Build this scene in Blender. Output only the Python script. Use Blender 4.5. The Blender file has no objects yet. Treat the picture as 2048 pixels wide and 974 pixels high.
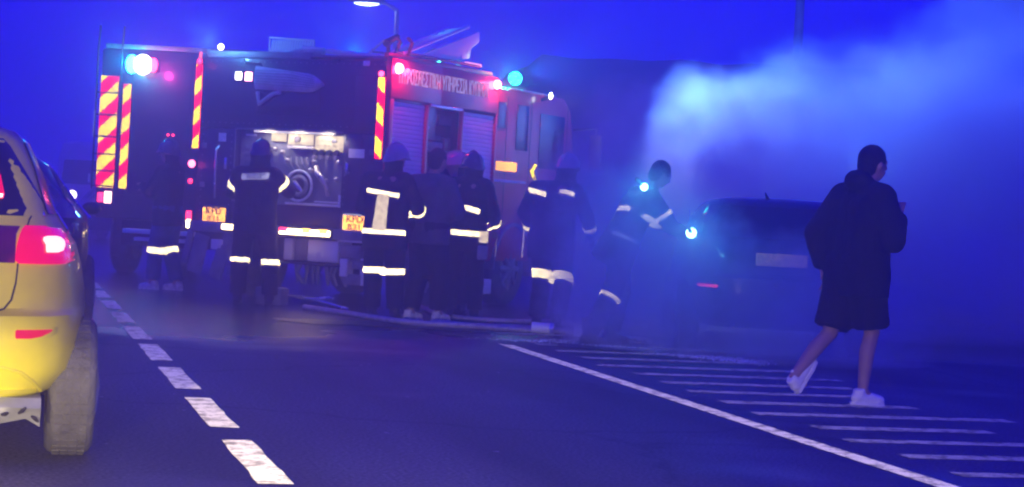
import bpy, bmesh, math, random
from mathutils import Vector, Matrix
import numpy as np
random.seed(4)
S = bpy.context.scene
COL = S.collection
R = math.radians

# ------------------------------------------------------------------ camera
cam_d = bpy.data.cameras.new("camera"); cam = bpy.data.objects.new("camera", cam_d); COL.objects.link(cam)
S.camera = cam
cam_d.sensor_width = 36; cam_d.lens = 4000/2048*36; cam_d.clip_end = 2000; cam_d.clip_start = .1
ROLL, PITCH = .055, math.atan(67/4000)
r0 = Vector((1, 0, 0)); u0 = Vector((0, math.sin(PITCH), math.cos(PITCH))); fw = Vector((0, math.cos(PITCH), -math.sin(PITCH)))
rc = r0*math.cos(ROLL)+u0*math.sin(ROLL); uc = -r0*math.sin(ROLL)+u0*math.cos(ROLL)
mw = Matrix((rc, uc, -fw)).transposed().to_4x4(); mw.translation = (0, 0, 1.2)
cam.matrix_world = mw
S.cycles.pixel_filter_type = 'BLACKMAN_HARRIS'; S.cycles.filter_width = 2.3

# ------------------------------------------------------------------ world: night sky flooded blue by the beacons
W = bpy.data.worlds.new("World"); S.world = W; W.use_nodes = True
bg = W.node_tree.nodes["Background"]
bg.inputs[0].default_value = (.010, .0005, 1, 1); bg.inputs[1].default_value = 1.27
S.view_settings.view_transform = 'Standard'; S.view_settings.look = 'None'; S.view_settings.exposure = 0; S.view_settings.gamma = 1
S.cycles.volume_bounces = 3; S.cycles.max_bounces = 8; S.cycles.volume_step_rate = 1.; S.cycles.volume_max_steps = 96
S.cycles.sample_clamp_indirect = 3; S.cycles.use_denoising = True; S.cycles.blur_glossy = .5
HAZE = .019

def lamp(name, kind, loc, color, power, parent=None, radius=.05, target=None, angle=60, blend=.3, label=None, cat=None):
    d = bpy.data.lights.new(name, kind); o = bpy.data.objects.new(name, d); COL.objects.link(o)
    d.color = color; d.energy = power*(1 if kind == 'SPOT' else .16)
    d.shadow_soft_size = radius
    if kind == 'SPOT': d.spot_size = R(angle); d.spot_blend = blend
    o.location = loc
    if target is not None: o.rotation_euler = (Vector(target)-Vector(loc)).to_track_quat('-Z', 'Y').to_euler()
    if parent: o.parent = parent
    return o
# the headlamps of the car the picture is taken from: low beams aimed down the road, and the weaker light over their cut-off
WARM = (1, .80, .38)
HD = (-math.sin(R(14.5)), math.cos(R(14.5)))
for off in (-1.05, .22):
    hx, hy = off*HD[1]+1.9*HD[0], -off*HD[0]+1.9*HD[1]
    az = R(-9)
    lamp("headlight_beam", 'SPOT', (hx, hy, .66), WARM, 1500, radius=.07, target=(hx+10*math.sin(az), hy+10*math.cos(az), .66-17.0), angle=120, blend=.09)
    lamp("headlight_spill", 'SPOT', (hx, hy, .68), WARM, 560, radius=.07, target=(hx+10*math.sin(az+.07), hy+10*math.cos(az+.07), 1.3), angle=74, blend=.5)

# ------------------------------------------------------------------ materials
def mat(name, col, rough=.6, metal=0, spec=.5, noise=.25, scale=8., bump=0, bscale=60., coat=0, emit=None, estr=0, wear=None):
    m = bpy.data.materials.new(name); m.use_nodes = True; nt = m.node_tree; N = nt.nodes; L = nt.links
    b = N["Principled BSDF"]
    b.inputs["Roughness"].default_value = rough; b.inputs["Metallic"].default_value = metal
    b.inputs["Specular IOR Level"].default_value = spec
    if coat: b.inputs["Coat Weight"].default_value = coat
    tc = N.new("ShaderNodeTexCoord")
    nz = N.new("ShaderNodeTexNoise"); nz.inputs["Scale"].default_value = scale; nz.inputs["Detail"].default_value = 6
    L.new(tc.outputs["Object"], nz.inputs["Vector"])
    rp = N.new("ShaderNodeValToRGB")
    rp.color_ramp.elements[0].position = .3; rp.color_ramp.elements[1].position = .72
    a = [c*(1-noise) for c in col]; z = [min(1, c*(1+noise*.7)) for c in col]
    rp.color_ramp.elements[0].color = (*a, 1); rp.color_ramp.elements[1].color = (*z, 1)
    L.new(nz.outputs["Fac"], rp.inputs["Fac"]); L.new(rp.outputs["Color"], b.inputs["Base Color"])
    mr = N.new("ShaderNodeMapRange"); mr.inputs[3].default_value = max(0, rough-.12); mr.inputs[4].default_value = min(1, rough+.15)
    L.new(nz.outputs["Fac"], mr.inputs[0]); L.new(mr.outputs[0], b.inputs["Roughness"])
    if bump:
        n2 = N.new("ShaderNodeTexNoise"); n2.inputs["Scale"].default_value = bscale; n2.inputs["Detail"].default_value = 4
        L.new(tc.outputs["Object"], n2.inputs["Vector"])
        bp = N.new("ShaderNodeBump"); bp.inputs["Strength"].default_value = bump; bp.inputs["Distance"].default_value = .02
        L.new(n2.outputs["Fac"], bp.inputs["Height"]); L.new(bp.outputs[0], b.inputs["Normal"])
    if emit:
        b.inputs["Emission Color"].default_value = (*emit, 1); b.inputs["Emission Strength"].default_value = estr
    return m
def retro(name, col, rough=.24, base=.5, worn=False):
    """reflective tape: glass beads send light back towards where it came from"""
    m = bpy.data.materials.new(name); m.use_nodes = True; nt = m.node_tree; N = nt.nodes; L = nt.links
    N.remove(N["Principled BSDF"])
    g = N.new("ShaderNodeBsdfGlossy"); g.inputs["Roughness"].default_value = rough
    geo = N.new("ShaderNodeNewGeometry"); L.new(geo.outputs["Incoming"], g.inputs["Normal"])
    tc = N.new("ShaderNodeTexCoord"); nz = N.new("ShaderNodeTexNoise"); nz.inputs["Scale"].default_value = 22
    L.new(tc.outputs["Object"], nz.inputs["Vector"])
    rp = N.new("ShaderNodeValToRGB"); rp.color_ramp.elements[0].position = .42 if worn else .3; rp.color_ramp.elements[1].position = .52 if worn else .6
    if worn: nz.inputs["Detail"].default_value = 8; nz.inputs["Scale"].default_value = 9; nz.inputs["Roughness"].default_value = .75
    rp.color_ramp.elements[0].color = (*[c*(.3 if worn else .6) for c in col], 1); rp.color_ramp.elements[1].color = (*col, 1)
    L.new(nz.outputs["Fac"], rp.inputs["Fac"]); L.new(rp.outputs["Color"], g.inputs["Color"])
    d = N.new("ShaderNodeBsdfDiffuse"); L.new(rp.outputs["Color"], d.inputs["Color"])
    mx = N.new("ShaderNodeMixShader"); mx.inputs[0].default_value = base
    L.new(d.outputs[0], mx.inputs[1]); L.new(g.outputs[0], mx.inputs[2]); L.new(mx.outputs[0], N["Material Output"].inputs[0])
    return m
def glow(name, col, s):
    return mat(name, [c*.8 for c in col], rough=.3, noise=.05, emit=col, estr=s)

M = dict(
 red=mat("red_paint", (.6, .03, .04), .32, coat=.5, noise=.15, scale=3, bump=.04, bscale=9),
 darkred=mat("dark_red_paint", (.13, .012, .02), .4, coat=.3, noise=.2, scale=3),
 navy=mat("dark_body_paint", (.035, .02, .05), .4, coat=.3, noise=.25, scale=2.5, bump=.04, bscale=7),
 yellow=mat("yellow_paint", (.86, .78, .04), .36, coat=.25, noise=.10, scale=5, bump=.05, bscale=4),
 blackpaint=mat("black_paint", (.015, .015, .02), .35, coat=.4, noise=.3, scale=4),
 greypaint=mat("grey_paint", (.2, .2, .22), .45, noise=.2, scale=4),
 white=mat("white_paint", (.7, .7, .7), .5, noise=.12, scale=6),
 alu=mat("brushed_aluminium", (.5, .51, .54), .45, metal=.5, noise=.2, scale=9, bump=.1, bscale=30),
 alud=mat("dull_aluminium", (.24, .25, .28), .55, metal=.3, noise=.3, scale=7, bump=.1, bscale=25),
 shutter=mat("shutter_aluminium", (.8, .83, .86), .5, metal=.15, noise=.12, scale=3),
 steel=mat("chrome_steel", (.7, .7, .72), .22, metal=.9, noise=.1, scale=12),
 rubber=mat("tyre_rubber", (.10, .10, .115), .85, noise=.3, scale=14, bump=.5, bscale=70),
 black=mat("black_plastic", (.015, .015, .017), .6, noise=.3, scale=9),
 glass=mat("dark_glass", (.012, .012, .016), .1, noise=.1, spec=.7),
 cloth=mat("dark_turnout_cloth", (.014, .014, .02), .9, noise=.35, scale=10, bump=.6, bscale=26),
 cloth2=mat("black_jersey", (.012, .011, .014), .95, noise=.3, scale=7, bump=.5, bscale=18),
 grey=mat("grey_cloth", (.09, .085, .1), .9, noise=.3, scale=9, bump=.5, bscale=20),
 bluecloth=mat("blue_cloth", (.04, .08, .22), .9, noise=.3, scale=9, bump=.5, bscale=20),  # azure beacon light on the trousers is put into this cloth colour
 skin=mat("skin", (.45, .26, .19), .55, noise=.12, scale=14),
 hair=mat("dark_hair", (.012, .009, .008), .7, noise=.4, scale=40, bump=.6, bscale=90),
 boot=mat("black_boot", (.02, .02, .02), .5, noise=.3, scale=20),
 shoe=mat("white_shoe", (.9, .9, .78), .6, noise=.1, scale=25, bump=.2, bscale=60),
 shoegrey=mat("grey_shoe", (.75, .73, .68), .6, noise=.45, scale=26),
 helmet=mat("grey_helmet", (.34, .32, .36), .3, coat=.6, noise=.15, scale=8),
 helmdark=mat("dark_helmet", (.09, .09, .10), .25, coat=.6, noise=.15, scale=8),
 canvas=mat("grey_canvas", (.55, .53, .58), .85, noise=.25, scale=7, bump=.4, bscale=25),
 hose=mat("hose_canvas", (.42, .38, .42), .8, noise=.3, scale=15, bump=.3, bscale=50),
 brass=mat("brass_fitting", (.65, .6, .5), .3, metal=.7, noise=.2, scale=15),
 panelw=mat("white_panel", (.75, .72, .62), .6, noise=.12, scale=10),
 orange=mat("orange_plate", (.85, .42, .10), .6, noise=.08, scale=12),
 ink=mat("black_ink", (.01, .01, .01), .7, noise=.1),
 letter=mat("pale_letter", (.8, .76, .74), .5, noise=.15),
 redlens=mat("red_lens", (.5, .01, .03), .2, coat=.8, noise=.1, emit=(1, .02, .06), estr=.55),  # faint emission also makes the bumper reflectors glow
 taillens=mat("tail_lens", (.5, .01, .04), .2, coat=.8, noise=.25, scale=20, emit=(1, .0, .015), estr=.85),
 taildim=mat("dim_tail_lens", (.12, .005, .05), .2, coat=.8, noise=.3, scale=14),
 r_white=retro("reflective_band_tape", (.97, .97, .66), .185, .75),
 r_letter=retro("reflective_lettering", (.75, .72, .78), .3, .5),
 r_blue=retro("reflective_label_tape", (.5, .62, .66), .27, .5),
 r_yel=retro("yellow_reflective_film", (.97, .82, .0), .17, .85),
 r_red=retro("red_reflective_film", (.9, .0, .04), .18, .85),
 r_or=retro("orange_reflective_plate", (1, .46, .07), .18, .85),
 r_panel=retro("pale_reflective_panel", (.7, .68, .45), .25, .6),
)

# ------------------------------------------------------------------ mesh helpers
def parts_of(o): return [c for c in COL.objects if c.parent == o]
def tag(o, label=None, cat=None, group=None, kind=None):
    if label: o["label"] = label
    if cat: o["category"] = cat
    if group: o["group"] = group
    if kind: o["kind"] = kind
    return o
def empty(name, loc, yaw=0, **k):
    o = bpy.data.objects.new(name, None); COL.objects.link(o); o.location = loc; o.rotation_euler = (0, 0, -R(yaw)); o.empty_display_size = .2
    return tag(o, **k)
class MB:
    def __init__(s): s.v = []; s.f = []
    def add(s, v, f):
        n = len(s.v); s.v += [tuple(p) for p in v]; s.f += [tuple(i+n for i in q) for q in f]; return s
    def box(s, x0, x1, y0, y1, z0, z1, rot=None, piv=None):
        v = [(x, y, z) for z in (z0, z1) for y in (y0, y1) for x in (x0, x1)]
        if rot is not None:
            c = Vector(piv) if piv else Vector(((x0+x1)/2, (y0+y1)/2, (z0+z1)/2))
            v = [c+rot @ (Vector(p)-c) for p in v]
        return s.add(v, [(0, 2, 3, 1), (4, 5, 7, 6), (0, 1, 5, 4), (2, 6, 7, 3), (0, 4, 6, 2), (1, 3, 7, 5)])
    def tube(s, pts, rad, n=10, ry=None, caps=True):
        pts = [Vector(p) for p in pts]
        if not isinstance(rad, (list, tuple)): rad = [rad]*len(pts)
        rings = []; up = None
        for i, p in enumerate(pts):
            t = (pts[min(i+1, len(pts)-1)]-pts[max(i-1, 0)]).normalized()
            if up is None: up = Vector((0, 0, 1)) if abs(t.z) < .9 else Vector((0, 1, 0))
            a = t.cross(up).normalized(); b = a.cross(t).normalized(); up = b
            k = ry if ry else 1
            rings.append([p+a*math.cos(2*math.pi*j/n)*rad[i]+b*math.sin(2*math.pi*j/n)*rad[i]*k for j in range(n)])
        return s.loft(rings, caps)
    def loft(s, rings, caps=True, closed=True):
        n = len(rings[0]); v = [p for r_ in rings for p in r_]; f = []
        for i in range(len(rings)-1):
            for j in range(n if closed else n-1):
                k = (j+1) % n; f.append((i*n+j, i*n+k, (i+1)*n+k, (i+1)*n+j))
        if caps: f.append(tuple(range(n))[::-1]); f.append(tuple(range((len(rings)-1)*n, len(rings)*n)))
        return s.add(v, f)
    def ball(s, c, r_, n=14, m=9, rot=None):
        if not isinstance(r_, (tuple, list)): r_ = (r_,)*3
        rings = []
        for i in range(1, m):
            a = math.pi*i/m
            rings.append([Vector((math.sin(a)*math.cos(2*math.pi*j/n)*r_[0], math.sin(a)*math.sin(2*math.pi*j/n)*r_[1], -math.cos(a)*r_[2])) for j in range(n)])
        top = Vector((0, 0, r_[2])); bot = -top
        v = [p for q in rings for p in q]+[bot, top]; f = []
        for i in range(len(rings)-1):
            for j in range(n): k = (j+1) % n; f.append((i*n+j, i*n+k, (i+1)*n+k, (i+1)*n+j))
        for j in range(n):
            k = (j+1) % n; f.append((len(v)-2, k, j)); l = (len(rings)-1)*n; f.append((len(v)-1, l+j, l+k))
        c = Vector(c); v = [c+(rot @ p if rot else p) for p in v]
        return s.add(v, f)
    def capsule(s, p, q, a, b, n=12):
        p, q = Vector(p), Vector(q); d = (q-p); L_ = max(d.length, 1e-4); t = d/L_
        pts = []; rad = []
        for i in range(1, 5): an = math.pi/2*(1-i/5)*1; pts.append(p-t*a*math.sin(an)); rad.append(a*math.cos(an))
        pts.append(p); rad.append(a); pts.append(q); rad.append(b)
        for i in range(1, 5): an = math.pi/2*i/5; pts.append(q+t*b*math.sin(an)); rad.append(b*math.cos(an))
        return s.tube(pts, rad, n)
    def disc(s, c, axis, r_, h, n=20, r2=None):
        c = Vector(c); a = Vector(axis).normalized()
        return s.tube([c-a*h/2, c+a*h/2], [r_, r2 if r2 is not None else r_], n)
    def prism(s, poly, y0, y1):
        v = [(x, y0, z) for x, z in poly]+[(x, y1, z) for x, z in poly]; n = len(poly)
        f = [tuple(range(n)), tuple(range(n, 2*n))[::-1]]+[(i, i+n, (i+1) % n+n, (i+1) % n) for i in range(n)]
        return s.add(v, f)
    def prismx(s, poly, x0, x1):
        v = [(x0, y, z) for y, z in poly]+[(x1, y, z) for y, z in poly]; n = len(poly)
        f = [tuple(range(n)), tuple(range(n, 2*n))[::-1]]+[(i, i+n, (i+1) % n+n, (i+1) % n) for i in range(n)]
        return s.add(v, f)
    def build(s, name, m, parent=None, smooth=False, bevel=0, mods=None, **k):
        me = bpy.data.meshes.new(name); me.from_pydata([tuple(p) for p in s.v], [], s.f)
        bm = bmesh.new(); bm.from_mesh(me); bmesh.ops.recalc_face_normals(bm, faces=bm.faces); bm.to_mesh(me); bm.free()
        me.materials.append(M[m] if isinstance(m, str) else m)
        o = bpy.data.objects.new(name, me); COL.objects.link(o)
        if mods:
            mods(o)
        if bevel:
            b = o.modifiers.new("b", 'BEVEL'); b.width = bevel; b.segments = 2; b.limit_method = 'ANGLE'
        if mods or bevel: bake(o)
        if smooth or bevel:
            for p in o.data.polygons: p.use_smooth = True
            if not mods: sharp(o.data)
        if parent: o.parent = parent
        return tag(o, **k)
def sharp(me, ang=40):
    bm = bmesh.new(); bm.from_mesh(me)
    for e in bm.edges:
        if len(e.link_faces) == 2 and e.calc_face_angle(0) > R(ang): e.smooth = False
    bm.to_mesh(me); bm.free()
def bake(o):
    dg = bpy.context.evaluated_depsgraph_get(); dg.update()
    ev = o.evaluated_get(dg); me = bpy.data.meshes.new_from_object(ev)
    o.modifiers.clear(); o.data = me
def text(name, body, size, m, parent, loc, rot, width=None, extr=.003, **k):
    c = bpy.data.curves.new(name, 'FONT'); c.body = body; c.size = size; c.align_x = 'CENTER'; c.align_y = 'CENTER'; c.extrude = extr
    c.offset = size*.012
    t = bpy.data.objects.new(name, c); COL.objects.link(t)
    dg = bpy.context.evaluated_depsgraph_get(); dg.update()
    me = bpy.data.meshes.new_from_object(t.evaluated_get(dg)); bpy.data.objects.remove(t)
    xs = [v.co.x for v in me.vertices]
    if width:
        f = width/(max(xs)-min(xs))
        for v in me.vertices: v.co.x *= f
    me.materials.append(M[m]) if not me.materials else None
    me.materials[0] = M[m]
    o = bpy.data.objects.new(name, me); COL.objects.link(o); o.parent = parent; o.location = loc; o.rotation_euler = rot
    return tag(o, **k)
def blob(mb, name, m, parent, voxel=.018, smooth=3, wr=0, **k):
    def md(o):
        r_ = o.modifiers.new("r", 'REMESH'); r_.mode = 'VOXEL'; r_.voxel_size = voxel
        s_ = o.modifiers.new("s", 'SMOOTH'); s_.iterations = smooth; s_.factor = .6
        if wr:
            tx = bpy.data.textures.new("w", 'CLOUDS'); tx.noise_scale = .11; tx.noise_depth = 2
            d = o.modifiers.new("d", 'DISPLACE'); d.texture = tx; d.strength = wr; d.mid_level = .5; d.texture_coords = 'LOCAL'
    return mb.build(name, m, parent, smooth=True, mods=md, **k)

# ------------------------------------------------------------------ ground and road
def road_mat():
    m = bpy.data.materials.new("asphalt"); m.use_nodes = True; nt = m.node_tree; N = nt.nodes; L = nt.links; b = N["Principled BSDF"]
    tc = N.new("ShaderNodeTexCoord")
    def nz(sc, d=8, st=None):
        n = N.new("ShaderNodeTexNoise"); n.inputs["Scale"].default_value = sc; n.inputs["Detail"].default_value = d
        if st:
            mp = N.new("ShaderNodeMapping"); mp.inputs["Scale"].default_value = st; L.new(tc.outputs["Object"], mp.inputs[0]); L.new(mp.outputs[0], n.inputs["Vector"])
        else: L.new(tc.outputs["Object"], n.inputs["Vector"])
        return n
    fine = nz(48, 5); big = nz(.35, 4); streak = nz(1., 4, (1.1, .18, 1))
    r1 = N.new("ShaderNodeValToRGB"); r1.color_ramp.elements[0].position = .38; r1.color_ramp.elements[1].position = .66
    r1.color_ramp.elements[0].color = (.03, .03, .03, 1); r1.color_ramp.elements[1].color = (.17, .165, .155, 1)
    L.new(fine.outputs[0], r1.inputs[0])
    r2 = N.new("ShaderNodeValToRGB"); r2.color_ramp.elements[0].position = .35; r2.color_ramp.elements[1].position = .65
    r2.color_ramp.elements[0].color = (.5, .5, .5, 1); r2.color_ramp.elements[1].color = (1.25, 1.25, 1.25, 1)
    L.new(streak.outputs[0], r2.inputs[0])
    mx = N.new("ShaderNodeMix"); mx.data_type = 'RGBA'; mx.blend_type = 'MULTIPLY'; mx.inputs[0].default_value = 1
    L.new(r1.outputs[0], mx.inputs[6]); L.new(r2.outputs[0], mx.inputs[7]); vo = N.new("ShaderNodeTexVoronoi"); vo.feature = 'DISTANCE_TO_EDGE'; vo.inputs["Scale"].default_value = .38
    dn = nz(2.2, 5); av = N.new("ShaderNodeMix"); av.data_type = 'VECTOR'; av.inputs[0].default_value = .35
    L.new(tc.outputs["Object"], av.inputs[4]); L.new(dn.outputs["Color"], av.inputs[5]); L.new(av.outputs[1], vo.inputs["Vector"])
    cr = N.new("ShaderNodeMapRange"); cr.inputs[1].default_value = .0; cr.inputs[2].default_value = .012; cr.inputs[3].default_value = .25; cr.inputs[4].default_value = 1; L.new(vo.outputs["Distance"], cr.inputs[0])
    m3 = N.new("ShaderNodeMix"); m3.data_type = 'RGBA'; m3.blend_type = 'MULTIPLY'; m3.inputs[0].default_value = .8
    L.new(mx.outputs[2], m3.inputs[6]); L.new(cr.outputs[0], m3.inputs[7]); L.new(m3.outputs[2], b.inputs["Base Color"])
    # wet where the hoses have run: a patch round the pump, ragged edge
    sx = N.new("ShaderNodeSeparateXYZ"); L.new(tc.outputs["Object"], sx.inputs[0])
    wet = N.new("ShaderNodeMath"); wet.operation = 'ADD'
    m1 = N.new("ShaderNodeMapRange"); m1.inputs[1].default_value = 16.2; m1.inputs[2].default_value = 18.6; L.new(sx.outputs[1], m1.inputs[0])
    mm = N.new("ShaderNodeMath"); mm.operation = 'MULTIPLY'; L.new(m1.outputs[0], mm.inputs[0]); mm.inputs[1].default_value = .42
    L.new(mm.outputs[0], wet.inputs[0]); L.new(big.outputs[0], wet.inputs[1])
    mr = N.new("ShaderNodeMapRange"); mr.inputs[1].default_value = .56; mr.inputs[2].default_value = .76; mr.inputs[3].default_value = .62; mr.inputs[4].default_value = .16
    L.new(wet.outputs[0], mr.inputs[0]); L.new(mr.outputs[0], b.inputs["Roughness"])
    bp = N.new("ShaderNodeBump"); bp.inputs["Strength"].default_value = .9; bp.inputs["Distance"].default_value = .012
    L.new(fine.outputs[0], bp.inputs["Height"]); L.new(bp.outputs[0], b.inputs["Normal"])
    return m
M["asphalt"] = road_mat()
M["earth"] = mat("dry_earth", (.10, .085, .06), .95, noise=.4, scale=.8, bump=.5, bscale=6)
M["paint"] = retro("road_paint", (.80, .78, .72), .42, .18, True)
M["paintworn"] = retro("worn_road_paint", (.50, .49, .48), .45, .12, True)
def gridplane(x0, x1, y0, y1, z, nx, ny):
    mb = MB(); v = [(x0+(x1-x0)*i/nx, y0+(y1-y0)*j/ny, z) for j in range(ny+1) for i in range(nx+1)]
    return mb.add(v, [(j*(nx+1)+i, j*(nx+1)+i+1, (j+1)*(nx+1)+i+1, (j+1)*(nx+1)+i) for j in range(ny) for i in range(nx)])
gridplane(-160, 160, -20, 300, -.10, 8, 8).build("ground", "earth", kind="structure")
road = empty("road", (0, 0, 0), -14.5, kind="structure")
# road frame: x right of the driving line, y along it
gridplane(-9, 34, -12, 190, 0, 4, 20).build("asphalt_surface", "asphalt", road)
for sx in (-9.2,):
    for k in range(40):
        MB().box(sx, sx+.2, -12+k*5+.01, -12+k*5+4.99, -.09, .12).build("kerb_stone", "alud", road, bevel=.015)
def mark(x0, x1, y0, y1, name, m="paint", skew=0):
    n = 8; v = []
    for j in range(n+1):
        for x in (x0, x1):
            v.append((x+random.uniform(-.006, .006), y0+(y1-y0)*j/n+(random.uniform(-.02, .02) if j in (0, n) else 0), .004))
    MB().add(v, [(2*j, 2*j+1, 2*j+3, 2*j+2) for j in range(n)]).build(name, m, road)
yy = 8.32
for k in range(26):
    mark(1.115, 1.265, yy, yy+1.45, "lane_dash"); yy += 1.98
mark(4.37, 4.49, 4, 17.2, "edge_line")
for k, y_ in enumerate([9.0, 9.7, 10.35, 11.0, 11.7, 12.4, 13.1, 13.75, 14.45, 15.15, 15.9, 16.6, 17.3, 18.0, 18.7, 19.4, 20.1]):
    mark(4.72+random.uniform(-.04, .08), 6.25+random.uniform(-.3, .25), y_+.0, y_+.17, "hatch_bar", "paintworn")

# ------------------------------------------------------------------ generic car from stacked plan rings
class Shell:
    def __init__(s, prof, n=4.5): s.p = prof; s.n = n
    def at(s, z):
        P = s.p
        if z <= P[0][0]: return P[0][1:]
        for a, b in zip(P, P[1:]):
            if z <= b[0]:
                t = (z-a[0])/(b[0]-a[0]); return [a[i]+(b[i]-a[i])*t for i in (1, 2, 3)]
        return P[-1][1:]
    def rear_y(s, x, z):
        w, yr, yf = s.at(z); c = (yr+yf)/2; q = min(1, abs(x)/w)
        return c-(c-yr)*(1-q**s.n)**(1/s.n)
    def front_y(s, x, z):
        w, yr, yf = s.at(z); c = (yr+yf)/2; q = min(1, abs(x)/w)
        return c+(yf-c)*(1-q**s.n)**(1/s.n)
    def side_x(s, y, z):
        w, yr, yf = s.at(z); c = (yr+yf)/2; h = (yf-yr)/2; q = min(1, abs(y-c)/h)
        return w*(1-q**s.n)**(1/s.n)
    def mesh(s, N_=64):
        mb = MB(); zs = []
        for a, b in zip(s.p, s.p[1:]):
            k = max(1, int((b[0]-a[0])/.04)); zs += [a[0]+(b[0]-a[0])*i/k for i in range(k)]
        zs.append(s.p[-1][0]); rings = []
        for z in zs:
            w, yr, yf = s.at(z); c = (yr+yf)/2; h = (yf-yr)/2; rg = []
            for j in range(N_):
                a = 2*math.pi*j/N_; ca, sa = math.cos(a), math.sin(a)
                rg.append((math.copysign(abs(ca)**(2/s.n), ca)*w, c+math.copysign(abs(sa)**(2/s.n), sa)*h, z))
            rings.append(rg)
        return mb.loft(rings)
    def patch(s, rows, off=.012, nx=8, face='rear', th=.02):
        """rows: (z, a0, a1); a is x on the rear or front, y on a side"""
        zz = []
        for a, b in zip(rows, rows[1:]):
            k = max(1, int(abs(b[0]-a[0])/.03)); zz += [tuple(a[i]+(b[i]-a[i])*j/k for i in range(3)) for j in range(k)]
        zz.append(rows[-1]); out = []; inn = []
        for z, a0, a1 in zz:
            for i in range(nx+1):
                a = a0+(a1-a0)*i/nx
                if face == 'rear': y = s.rear_y(a, z); out.append((a, y-off, z)); inn.append((a, y+th, z))
                elif face == 'front': y = s.front_y(a, z); out.append((a, y+off, z)); inn.append((a, y-th, z))
                else:
                    sg = 1 if face == 'right' else -1; x = s.side_x(a, z); out.append((sg*(x+off), a, z)); inn.append((sg*(x-th), a, z))
        m_ = nx+1; K = len(zz); f = []
        for j in range(K-1):
            for i in range(nx):
                q = (j*m_+i, j*m_+i+1, (j+1)*m_+i+1, (j+1)*m_+i); f.append(q); f.append(tuple(x+K*m_ for x in q[::-1]))
        rim = [i for i in range(m_)]+[j*m_+nx for j in range(1, K)]+[(K-1)*m_+i for i in range(nx-1, -1, -1)]+[j*m_ for j in range(K-2, 0, -1)]
        for a, b in zip(rim, rim[1:]+rim[:1]): f.append((a, b, b+K*m_, a+K*m_))
        return MB().add(out+inn, f)
def wheel(parent, x, y, r_, w, spokes=5, inner=.62):
    t = MB(); prof = [(-w/2, r_*inner), (-w/2, r_*.9), (-w*.42, r_*.975), (-w*.3, r_), (w*.3, r_), (w*.42, r_*.975), (w/2, r_*.9), (w/2, r_*inner)]
    N_ = 40; rings = []
    for j in range(N_):
        a = 2*math.pi*j/N_; rings.append([(x+px, y+math.cos(a)*pr, r_+.004+math.sin(a)*pr) for px, pr in prof])
    rings.append(rings[0]); t.loft(rings, caps=False)
    wh = t.build("wheel", "rubber", parent, smooth=True)
    # tread blocks
    tb = MB()
    for j in range(0, N_, 1):
        a = 2*math.pi*(j+.5)/N_
        for px in (-.33, -.11, .11, .33):
            c = Vector((x+px*w*.8, y+math.cos(a)*(r_-.002), r_+.004+math.sin(a)*(r_-.002)))
            rt = Matrix.Rotation(a, 3, 'X')
            tb.box(c.x-w*.075, c.x+w*.075, c.y-.007, c.y+.007, c.z-r_*.06, c.z+r_*.06, rt)
    tb.build("tread", "rubber", wh, kind="stuff")
    sg = 1 if x > 0 else -1
    h = MB().disc((x+sg*w*.32, y, r_), (1, 0, 0), r_*inner*.98, w*.2, 28)
    rim = h.build("rim", "alud", wh, smooth=True)
    sp = MB()
    for j in range(spokes):
        a = 2*math.pi*j/spokes; sp.tube([(x+sg*w*.46, y, r_), (x+sg*w*.44, y+math.cos(a)*r_*.58, r_+math.sin(a)*r_*.58)], [r_*.12, r_*.07], 8)
    sp.build("spokes", "alud", wh, smooth=True)
    return wh
def car_common(root, sh, paint, wheels, wr=.3, ww=.19, glass=True, gz=(1.02, 1.34), gx=.1):
    b = sh.mesh().build("body", paint, root, smooth=True)
    for sx in (-1, 1):
        for wy in wheels:
            wheel(root, sx*wheels_x(sh, ww), wy, wr, ww)
    if glass:
        z0, z1 = gz; wa, ya, fa = sh.at(z0); wb, yb, fb = sh.at(z1)
        sh.patch([(z0, -wa+gx, wa-gx), (z0+.03, -wa+gx-.015, wa-gx+.015), (z1-.03, -wb+gx, wb-gx), (z1, -wb+gx+.03, wb-gx-.03)], .008, 12, 'rear').build("rear_window", "glass", root, smooth=True)
        sh.patch([(z0, -wa+gx, wa-gx), (z1, -wb+gx, wb-gx)], .008, 12, 'front').build("windscreen", "glass", root, smooth=True)
        for f in ('left', 'right'):
            for (t0, t1) in ((.10, .46), (.5, .88)):
                sh.patch([(z0+.01, ya+(fa-ya)*t0, ya+(fa-ya)*t1), (z1-.01, yb+(fb-yb)*(t0+.03), yb+(fb-yb)*(t1-.03))], .008, 8, f).build("side_window", "glass", root, smooth=True)
    return b
def wheels_x(sh, ww): return sh.at(.6)[0]+.035-ww/2

# yellow hatchback --------------------------------------------------
yc = empty("parked_car", (-2.518, 8.15, 0), -14.5, label="yellow hatchback stopped in the left lane with its tail light lit", cat="car")
ys = Shell([(.25, .56, .20, 3.75), (.275, .655, .10, 3.85), (.32, .735, .03, 3.95), (.41, .805, 0, 4.0), (.5, .822, -.015, 4.03), (.645, .825, -.01, 4.03), (.66, .823, .03, 4.0), (.675, .822, .05, 3.98),
            (.73, .82, .06, 3.92), (.85, .795, .07, 3.6), (.94, .765, .09, 3.25), (1.0, .715, .12, 2.95), (1.035, .69, .15, 2.8), (1.09, .655, .20, 2.68), (1.26, .585, .32, 2.35), (1.38, .525, .42, 2.1), (1.43, .47, .5, 1.95), (1.455, .38, .62, 1.8), (1.465, .2, .8, 1.6)], 5)
car_common(yc, ys, "yellow", (.62, 3.2), .305, .205, gz=(1.06, 1.39), gx=.07)
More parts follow.
